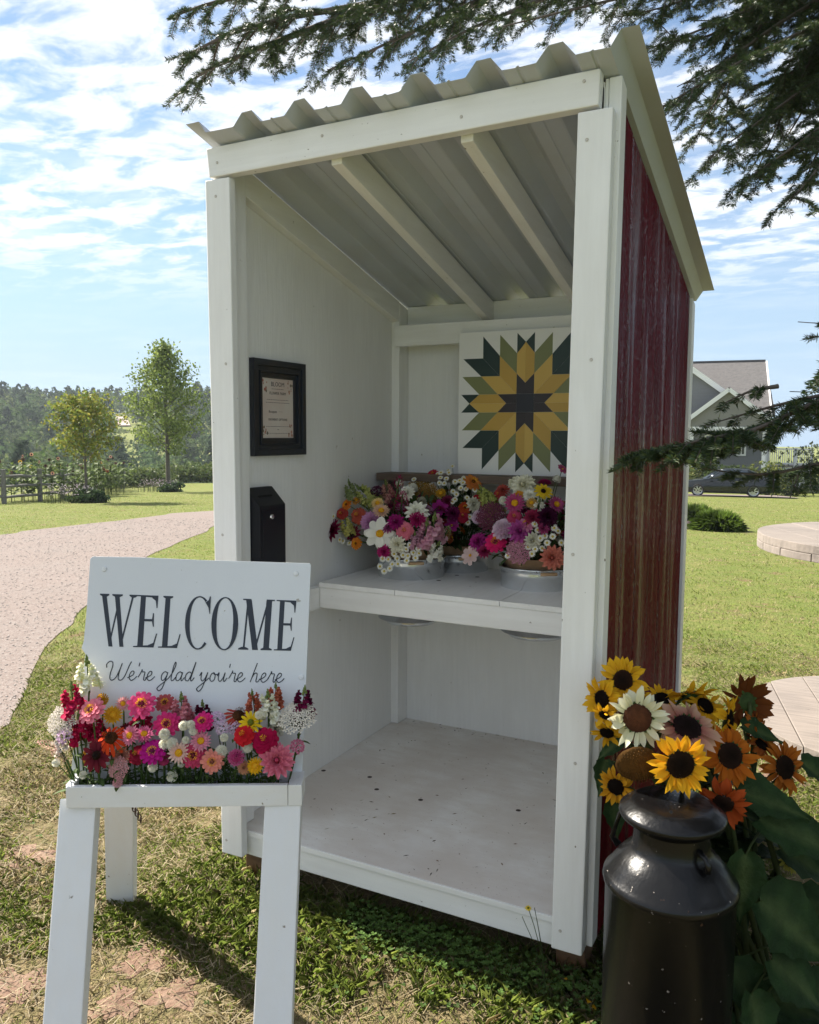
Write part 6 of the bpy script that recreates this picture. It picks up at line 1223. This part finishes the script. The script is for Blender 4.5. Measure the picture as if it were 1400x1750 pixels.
m.add([(p[0]+1.5*w_*math.cos(t), p[1]+1.2*w_*math.sin(t), float(terr(p[0]+1.5*w_*math.cos(t), p[1]+1.2*w_*math.sin(t)))+.02) for t, w_ in zip(th, wv)]+[(p[0], p[1], p[2]+.16)], [(i, (i+1) % n, n) for i in range(n)]); tag(m.build('mulch_bed', mat('mulch', (.045, .028, .022), .95, bump=(40, 1, .05))), kind='structure')
def grass_shrub(px, d, r_, h, label, seed):
    p = azpt(px, d); o = empty('ornamental_grass', p, label, 'grass clump'); rg_ = np.random.default_rng(seed); n = 2600; a = rg_.random(n)*6.28; e = rg_.uniform(.1, 1.45, n); L_ = h*rg_.uniform(.7, 1.1, n)*(1.15-.15*np.sin(e)); d_ = np.stack([np.cos(a)*np.cos(e)*r_/h, np.sin(a)*np.cos(e)*r_/h, np.sin(e)], -1); b = p+np.stack([np.cos(a), np.sin(a), 0*a], -1)*.12
    m_ = b+d_*L_[:, None]*.6+ez*.10*h; t = b+d_*L_[:, None]-ez*(.12*np.cos(e)*h)[:, None]; w = np.stack([-np.sin(a), np.cos(a), 0*a], -1)*.016; V = np.stack([b-w, b+w, m_+w*.8, t, m_-w*.8], 1).reshape(-1, 3); C = np.repeat(np.array([(.085, .135, .022)])*rg_.uniform(.6, 1.4, (n, 1)), 5, 0); npmesh('blades', V, np.arange(5*n).reshape(-1, 5), C, M_grass, o)
    MB().lathe([(.0, -.02), (.12, 0), (.08, .05), (0, .08)], 10, tuple(p)).build('crown_base', M_bark, o)
grass_shrub(1226, 20.0, .50, .50, 'mounded fine green ornamental grass on the lawn before the mulch bed', 1); grass_shrub(1190, 22.5, .42, .52, 'smaller ornamental grass behind the mounded one at the mulch bed', 2)
# parking patch and car
p = azpt(1230, 47.5); m = MB(); q = [(-4.2, -1.7), (3.6, -1.8), (3.9, 1.9), (-4.2, 2.1)]; V = [p+HR*a+HF*b for a, b in q]; V = [(v[0], v[1], float(terr(v[0], v[1]))+.035) for v in V]
m.add(V, [(0, 1, 2, 3)]); tag(m.build('parking_gravel', M_gravel), kind='structure')
cp = azpt(1238, 46.8); cp[2] += .04; car = empty('parked_car', cp, 'dark grey sedan parked on gravel in front of the house', 'car'); cyaw = -.30
cX = HR*math.cos(cyaw)+HF*math.sin(cyaw); cY = -HR*math.sin(cyaw)+HF*math.cos(cyaw)
def cpt(x, y, z): return cp+cX*x+cY*y+ez*z                        # x rearwards, y away
M_carp = mat('car_paint', (.006, .009, .009), .22, .4, coat=.6); M_tyre = mat('tyre', (.012, .012, .012), .8); M_rim = mat('alloy', (.55, .56, .58), .3, .9); M_cglass = mat('car_glass', (.02, .03, .04), .05, spec=.9)
def loft(name, secs, m_, parent, close=True):
    """sections: x, list of (y, z) half outline from sill to top; mirrored"""
    V = []; k = None
    for x, pr2 in secs:
        ring = [(y, z) for y, z in pr2]+[(-y, z) for y, z in reversed(pr2)]; k = len(ring); V += [cpt(x, y, z) for y, z in ring]
    F_ = [(i*k+j, i*k+(j+1) % k, (i+1)*k+(j+1) % k, (i+1)*k+j) for i in range(len(secs)-1) for j in range(k)]+[tuple(range(k-1, -1, -1)), tuple((len(secs)-1)*k+j for j in range(k))]
    return MB().add(V, F_).build(name, m_, parent, True)
def sec(x, wl, zb, zs, zt, wt): return (x, [(wl*.90, zb), (wl, zb+.12), (wl*1.0, zs), (wt, zt-.03), (wt*.9, zt)])
loft('body', [sec(-2.42, .62, .32, .50, .62, .55), sec(-2.30, .80, .24, .52, .70, .72), sec(-1.9, .90, .20, .55, .80, .80), sec(-1.0, .92, .18, .60, .92, .82), sec(-.2, .92, .18, .62, .96, .84), sec(1.0, .92, .18, .64, .99, .84), sec(1.7, .91, .20, .66, 1.02, .80), sec(2.25, .84, .26, .66, 1.00, .74), sec(2.42, .68, .34, .64, .92, .62)], M_carp, car)
loft('greenhouse', [(-1.15, [(.76, .90), (.70, .93)]), (-.30, [(.80, .94), (.62, 1.38)]), (.35, [(.82, .95), (.62, 1.44)]), (1.0, [(.80, .97), (.60, 1.40)]), (1.95, [(.70, 1.0), (.58, 1.05)])], M_cglass, car)
loft('roof_panel', [(-.42, [(.60, 1.36), (.52, 1.395)]), (.0, [(.635, 1.395), (.54, 1.445)]), (.5, [(.635, 1.41), (.54, 1.465)]), (1.05, [(.61, 1.375), (.52, 1.425)]), (1.45, [(.58, 1.24), (.5, 1.28)])], M_carp, car)
for s_ in (-1, 1):
    for a, b in (((-.98, .72), (-.32, .63)), ((.36, .80), (.38, .635)), ((1.86, .68), (1.04, .62))): MB().bar(cpt(a[0], s_*(a[1]+.03), .96), cpt(b[0], s_*(b[1]+.012), 1.40), .07, .03, cY).build('pillar', M_carp, car)
    for x in (-1.42, 1.32):
        c = cpt(x, s_*.80, .32); w_ = MB()
        def ring(r1, y0, r2, y1, n=28): 
            V = [c+cX*r*math.cos(t)+ez*r*math.sin(t)+cY*s_*y for r, y in ((r1, y0), (r2, y1)) for t in np.linspace(0, 6.2832, n, endpoint=False)]; return V, [(i, (i+1) % n, n+(i+1) % n, n+i) for i in range(n)]
        for a in ((.24, .12, .31, .13), (.31, .13, .325, .08), (.325, .08, .325, -.12), (.325, -.12, .2, -.12)): w_.add(*ring(*a))
        ty = w_.build('tyre', M_tyre, car, True); r_ = MB(); r_.add(*ring(.20, .09, .24, .125)); r_.add(*ring(.001, .05, .20, .05)); 
        for k in range(7):
            t = k*.8976; d = cX*math.cos(t)+ez*math.sin(t); r_.bar(c+d*.04+cY*s_*.10, c+d*.21+cY*s_*.10, .05, .03, cY)
        r_.build('rim', M_rim, ty)
    MB().bar(cpt(-2.28, s_*.62, .60), cpt(-1.98, s_*.82, .66), .12, .10, ez).build('headlight', M_chrome, car); MB().bar(cpt(2.20, s_*.80, .80), cpt(2.36, s_*.55, .80), .16, .05, cX).build('tail_light', mat('tail_red', (.25, .01, .01), .3) if 'tail_red' not in bpy.data.materials else bpy.data.materials['tail_red'], car)
    MB().ball(cpt(-.75, s_*.98, 1.0), .09, 6, None, .7).build('wing_mirror', M_carp, car, True)
    MB().bar(cpt(.42, s_*.926, .80), cpt(.58, s_*.926, .80), .02, .03, ez).build('door_handle', M_chrome, car)
# overhead wire at the right
a, b = azpt(1340, 48), azpt(1520, 52); MB_ = MB().tube([np.array((a[0], a[1], 3.86)), np.array(((a[0]+b[0])/2, (a[1]+b[1])/2, 3.80)), np.array((b[0], b[1], 4.0))], .025, 5); tag(MB_.build('overhead_wire', M_black), 'thin overhead service wire running towards the house', 'wire')

# ------------------------------------------------------------------ grass and small plants
rng = np.random.default_rng(5); random.seed(5)
def lawn_pts(n, r0, r1, pw, a0=-32, a1=32):
    r = r0+(r1-r0)*rng.random(n)**pw; a = R(90)+YAW-R(1)*rng.uniform(a0, a1, n); x = CAM[0]+r*np.cos(a); y = CAM[1]+r*np.sin(a); k = ~in_drive(x, y); return x[k], y[k], r[k]
SOIL = [(gnd(335, 1585), .13), (gnd(250, 1640), .12), (gnd(40, 1470), .16), (gnd(20, 1690), .14), (gnd(1330, 1330), .16), (gnd(300, 1700), .10), (gnd(200, 1720), .10)]
def soil(x, y):
    v = smooth_noise(x, y, 3.2, 1)*.6+smooth_noise(x, y, 9, 2)*.4
    for c, r_ in SOIL: v = v+.30*np.exp(-((np.asarray(x)-c[0])**2+(np.asarray(y)-c[1])**2)/(r_*r_*.7))*(.55+.9*smooth_noise(x, y, 14, 4))
    return v
M_soil = mat('bare_red_soil', (.185, .108, .072), .95, var=[(30, (.25, .175, .125), .8), (9, (.15, .085, .055), .7)], bump=(60, .8, .01))
for c, r_ in SOIL:                                  # worn patches of red soil
    r_ = r_*.62; n = 36; th = np.linspace(0, 6.2832, n, endpoint=False); wv = 1+.25*np.sin(3*th+c[0]*9)+.18*np.sin(7*th+c[1]*5)+.10*np.sin(13*th); m = MB()
    m.add([(c[0]+r_*w_*math.cos(t), c[1]+r_*w_*math.sin(t), .001) for t, w_ in zip(th, wv)]+[(c[0], c[1], .005)], [(i, (i+1) % n, n) for i in range(n)]); tag(m.build('bare_soil', M_soil), kind='structure')
def blades(name, n, r0, r1, pw, h0, h1, w0, label, thin=True):
    x, y, r = lawn_pts(n, r0, r1, pw); s_ = soil(x, y); bare = (s_ > .63) & (r < 6); fade = 1-np.clip((r-4.8)/2.7, 0, 1) if r1 < 12 else np.clip((r-4.8)/3, 0, 1); keep = (~bare | (rng.random(len(x)) < .26)) & (rng.random(len(x)) < fade); x, y, r, s_ = x[keep], y[keep], r[keep], s_[keep]
    inside = (x > .02) & (x < 1.24) & (y > .03) & (y < 1.36); k = ~inside | (y < .12); x, y, r, s_ = x[k], y[k], r[k], s_[k]; n = len(x)
    dry = smooth_noise(x, y, 1.6, 6)*.55+smooth_noise(x, y, 6, 7)*.45; lush = smooth_noise(x, y, 2.6, 12)
    h = (h0+(h1-h0)*rng.random(n)**1.7)*(.7+.5*lush)*np.where(s_ > .6, .6, 1); near_stand = np.clip(1-np.maximum(np.maximum(-.12-x, x-1.3), np.maximum(-.28-y, y-1.5))*14, 0, 1)*(1 if r1 < 12 else 0); h = h*(1+.7*np.clip(near_stand, 0, 1))
    th = rng.random(n)*6.28; ln = rng.uniform(.15, 1.15, n)*h; w = w0*rng.uniform(.6, 1.5, n)*(1+np.clip(r-4, 0, 30)*.10); bx = np.cos(th); by = np.sin(th); z = terr(x, y)-.003
    b = np.stack([x, y, z], -1); sd_ = np.stack([-by*w, bx*w, 0*w], -1); m_ = b+np.stack([bx*ln*.35, by*ln*.35, h*.62], -1); t = b+np.stack([bx*ln, by*ln, h*rng.uniform(.75, 1.0, n)], -1)
    V = np.stack([b-sd_, b+sd_, m_+sd_*.7, t, m_-sd_*.7], 1).reshape(-1, 3)
    q = rng.random(n); straw = q < np.clip((dry-.42)*2.6, .07, .75)
    g1 = np.array((.14, .205, .036)); g2 = np.array((.27, .315, .072)); mixv = rng.random((n, 1)); col = g1*(1-mixv)+g2*mixv; col = np.where(straw[:, None], np.array((.46, .385, .22))*rng.uniform(.6, 1.15, (n, 1)), col)*rng.uniform(.75, 1.2, (n, 1))
    return tag(npmesh(name, V, np.arange(5*n).reshape(-1, 5), np.repeat(col, 5, 0), M_grass), label, 'grass', kind='stuff')
blades('lawn_grass', 430000, .9, 7.5, .80, .010, .034, .0008, 'short mown lawn grass with dry straw around the stand')
blades('lawn_grass', 170000, 4.8, 45, 1.3, .015, .035, .0022, 'mown lawn grass spreading away to the trees and house')
# clippings lying flat
x, y, r = lawn_pts(52000, .9, 7, .9); k = (soil(x, y) < .66) | (rng.random(len(x)) < .5); x, y, r = x[k], y[k], r[k]; n = len(x); th = rng.random(n)*6.28; l = rng.uniform(.008, .03, n); w = rng.uniform(.0006, .0016, n); z = terr(x, y)+rng.uniform(.004, .02, n); tz = rng.uniform(-.008, .008, n)
b = np.stack([x, y, z], -1); d = np.stack([np.cos(th)*l, np.sin(th)*l, tz], -1); e = np.stack([-np.sin(th)*w, np.cos(th)*w, 0*w], -1); V = np.stack([b-d-e, b-d+e, b+d+e, b+d-e], 1).reshape(-1, 3)
tag(npmesh('grass_clippings', V, np.arange(4*n).reshape(-1, 4), np.repeat(np.array([(.40, .33, .20)])*rng.uniform(.5, 1.15, (n, 1)), 4, 0), M_grass), 'dry straw coloured clippings lying in the lawn', 'clippings', kind='stuff')
# clover, plantain and dandelion leaves
x, y, r = lawn_pts(2600, .9, 8, .9); x2 = rng.uniform(.5, 1.5, 1500); y2 = rng.normal(.0, .05, 1500); x = np.r_[x, x2]; y = np.r_[y, y2]; k = (smooth_noise(x, y, 1.3, 31) > .5) | (np.arange(len(x)) >= len(x)-1500); k &= ~((x > .02) & (x < 1.24) & (y > .10) & (y < 1.36)); x, y = x[k], y[k]; n = len(x)
h = rng.uniform(.012, .05, n); sz = rng.uniform(.0035, .0065, n); th = rng.random(n)*6.28; VV = []; base = np.stack([x, y, terr(x, y)+h], -1); col = np.array((.075, .135, .030))*rng.uniform(.6, 1.5, (n, 1))
for j in range(3):
    a = th+j*2.094; d = np.stack([np.cos(a), np.sin(a), 0*a+.15], -1)*sz[:, None]; e = np.stack([-np.sin(a), np.cos(a), 0*a], -1)*sz[:, None]; VV.append(np.stack([base, base+d*.7-e*.75, base+d*1.5-e*.6+ez*.001, base+d*1.35, base+d*1.5+e*.6+ez*.001, base+d*.7+e*.75], 1))
V = np.stack(VV, 1).reshape(-1, 3); tag(npmesh('clover', V, np.arange(len(V)).reshape(-1, 6), np.repeat(col, 18, 0), M_plant), 'low clover leaves mixed through the lawn grass', 'clover', kind='stuff')
m = MB()
for i in range(330):
    if i < 45: c = np.array((rng.uniform(-.3, 1.6), rng.uniform(-.75, -.02), 0.))
    else:
        xx, yy, r_ = lawn_pts(1, 1.5, 9, .9)
        if not len(xx): continue
        c = np.array((xx[0], yy[0], float(terr(xx[0], yy[0]))))
    if .02 < c[0] < 1.24 and c[1] > .03 and c[1] < 1.36: continue
    k = random.randint(3, 7); a0 = random.random()*6.28; col = jit((.085, .145, .032), .35)
    for j in range(k): a = a0+6.28*j/k; leaf(m, c, (math.cos(a), math.sin(a), random.uniform(.2, .7)), random.uniform(.015, .035), random.uniform(.005, .010), col, .6, seg=3)
tag(m.build('broadleaf_weeds', M_plant), 'broad leaved weeds scattered through the lawn', 'weeds', kind='stuff')
# yellow hawkweed by the front joist
p = gnd(930, 1655); p[1] = min(p[1], -.02); p = on(935, 1600, 1, -.05); p[2] = 0; o = empty('hawkweed', p, 'thin yellow hawkweed growing before the floor joist', 'wildflower')
hp = at(903, 1552, float((p-CAM)@FW)); MB().tube(bez(p, p+ez*.12, hp, 7), .0011, 5, (.07, .10, .03)).build('stem', M_plant, o, True); bloom('yellow_daisy', (.75, .52, .01), (.80, .6, .02), hp, (.1, -.3, 1), .010, o)
for px, py in ((893, 1568), (914, 1553), (918, 1573)): q = at(px, py, float((p-CAM)@FW)); MB().tube(bez(p, p+ez*.10, q, 6), .0009, 4, (.06, .09, .03)).build('stem', M_plant, o, True); bloom('bud', (.10, .13, .04), (.08, .11, .03), q, (0, 0, 1), .004, o)
# a leafy weed beside the spool
p = gnd(1366, 1290); o = empty('leafy_weed', p, 'bright green leafy weed at the foot of the spool', 'weed'); random.seed(8)
for j in range(13):
    a = j*2.4; m = MB(); leaf(m, p, (math.cos(a), math.sin(a), random.uniform(.5, 1.6)), random.uniform(.07, .13), random.uniform(.025, .045), (.16, .24, .05), .3, seg=5); m.build('leaf', M_plant, o)
# fallen sunflower petals at the can
for px, py in ((1033, 1738), (1022, 1745), (950, 1693)):
    p = gnd(px, py); m = MB(); petal(m, .045, .018, .1, 0, .02, .4, .3, random.random()*6, SY, SY2, .15); m.v = [tuple(np.array(v)+p) for v in m.v]; tag(m.build('fallen_petal', M_petal), 'fallen yellow sunflower petal lying in the grass by the can', 'petal', 'fallen petals')

# ------------------------------------------------------------------ air
hm = bpy.data.materials.new('haze_air'); hm.use_nodes = True; hm.node_tree.nodes.clear(); vn = hm.node_tree.nodes.new('ShaderNodeVolumePrincipled'); vo = hm.node_tree.nodes.new('ShaderNodeOutputMaterial'); hm.node_tree.links.new(vn.outputs[0], vo.inputs['Volume'])
vn.inputs['Color'].default_value = (.80, .88, 1, 1); vn.inputs['Density'].default_value = .00032; vn.inputs['Anisotropy'].default_value = .2
tag(MB().box((-530, -530, -14), (530, 530, 32)).build('haze', hm), 'thin pale haze in the air over the whole place', 'haze', kind='stuff')
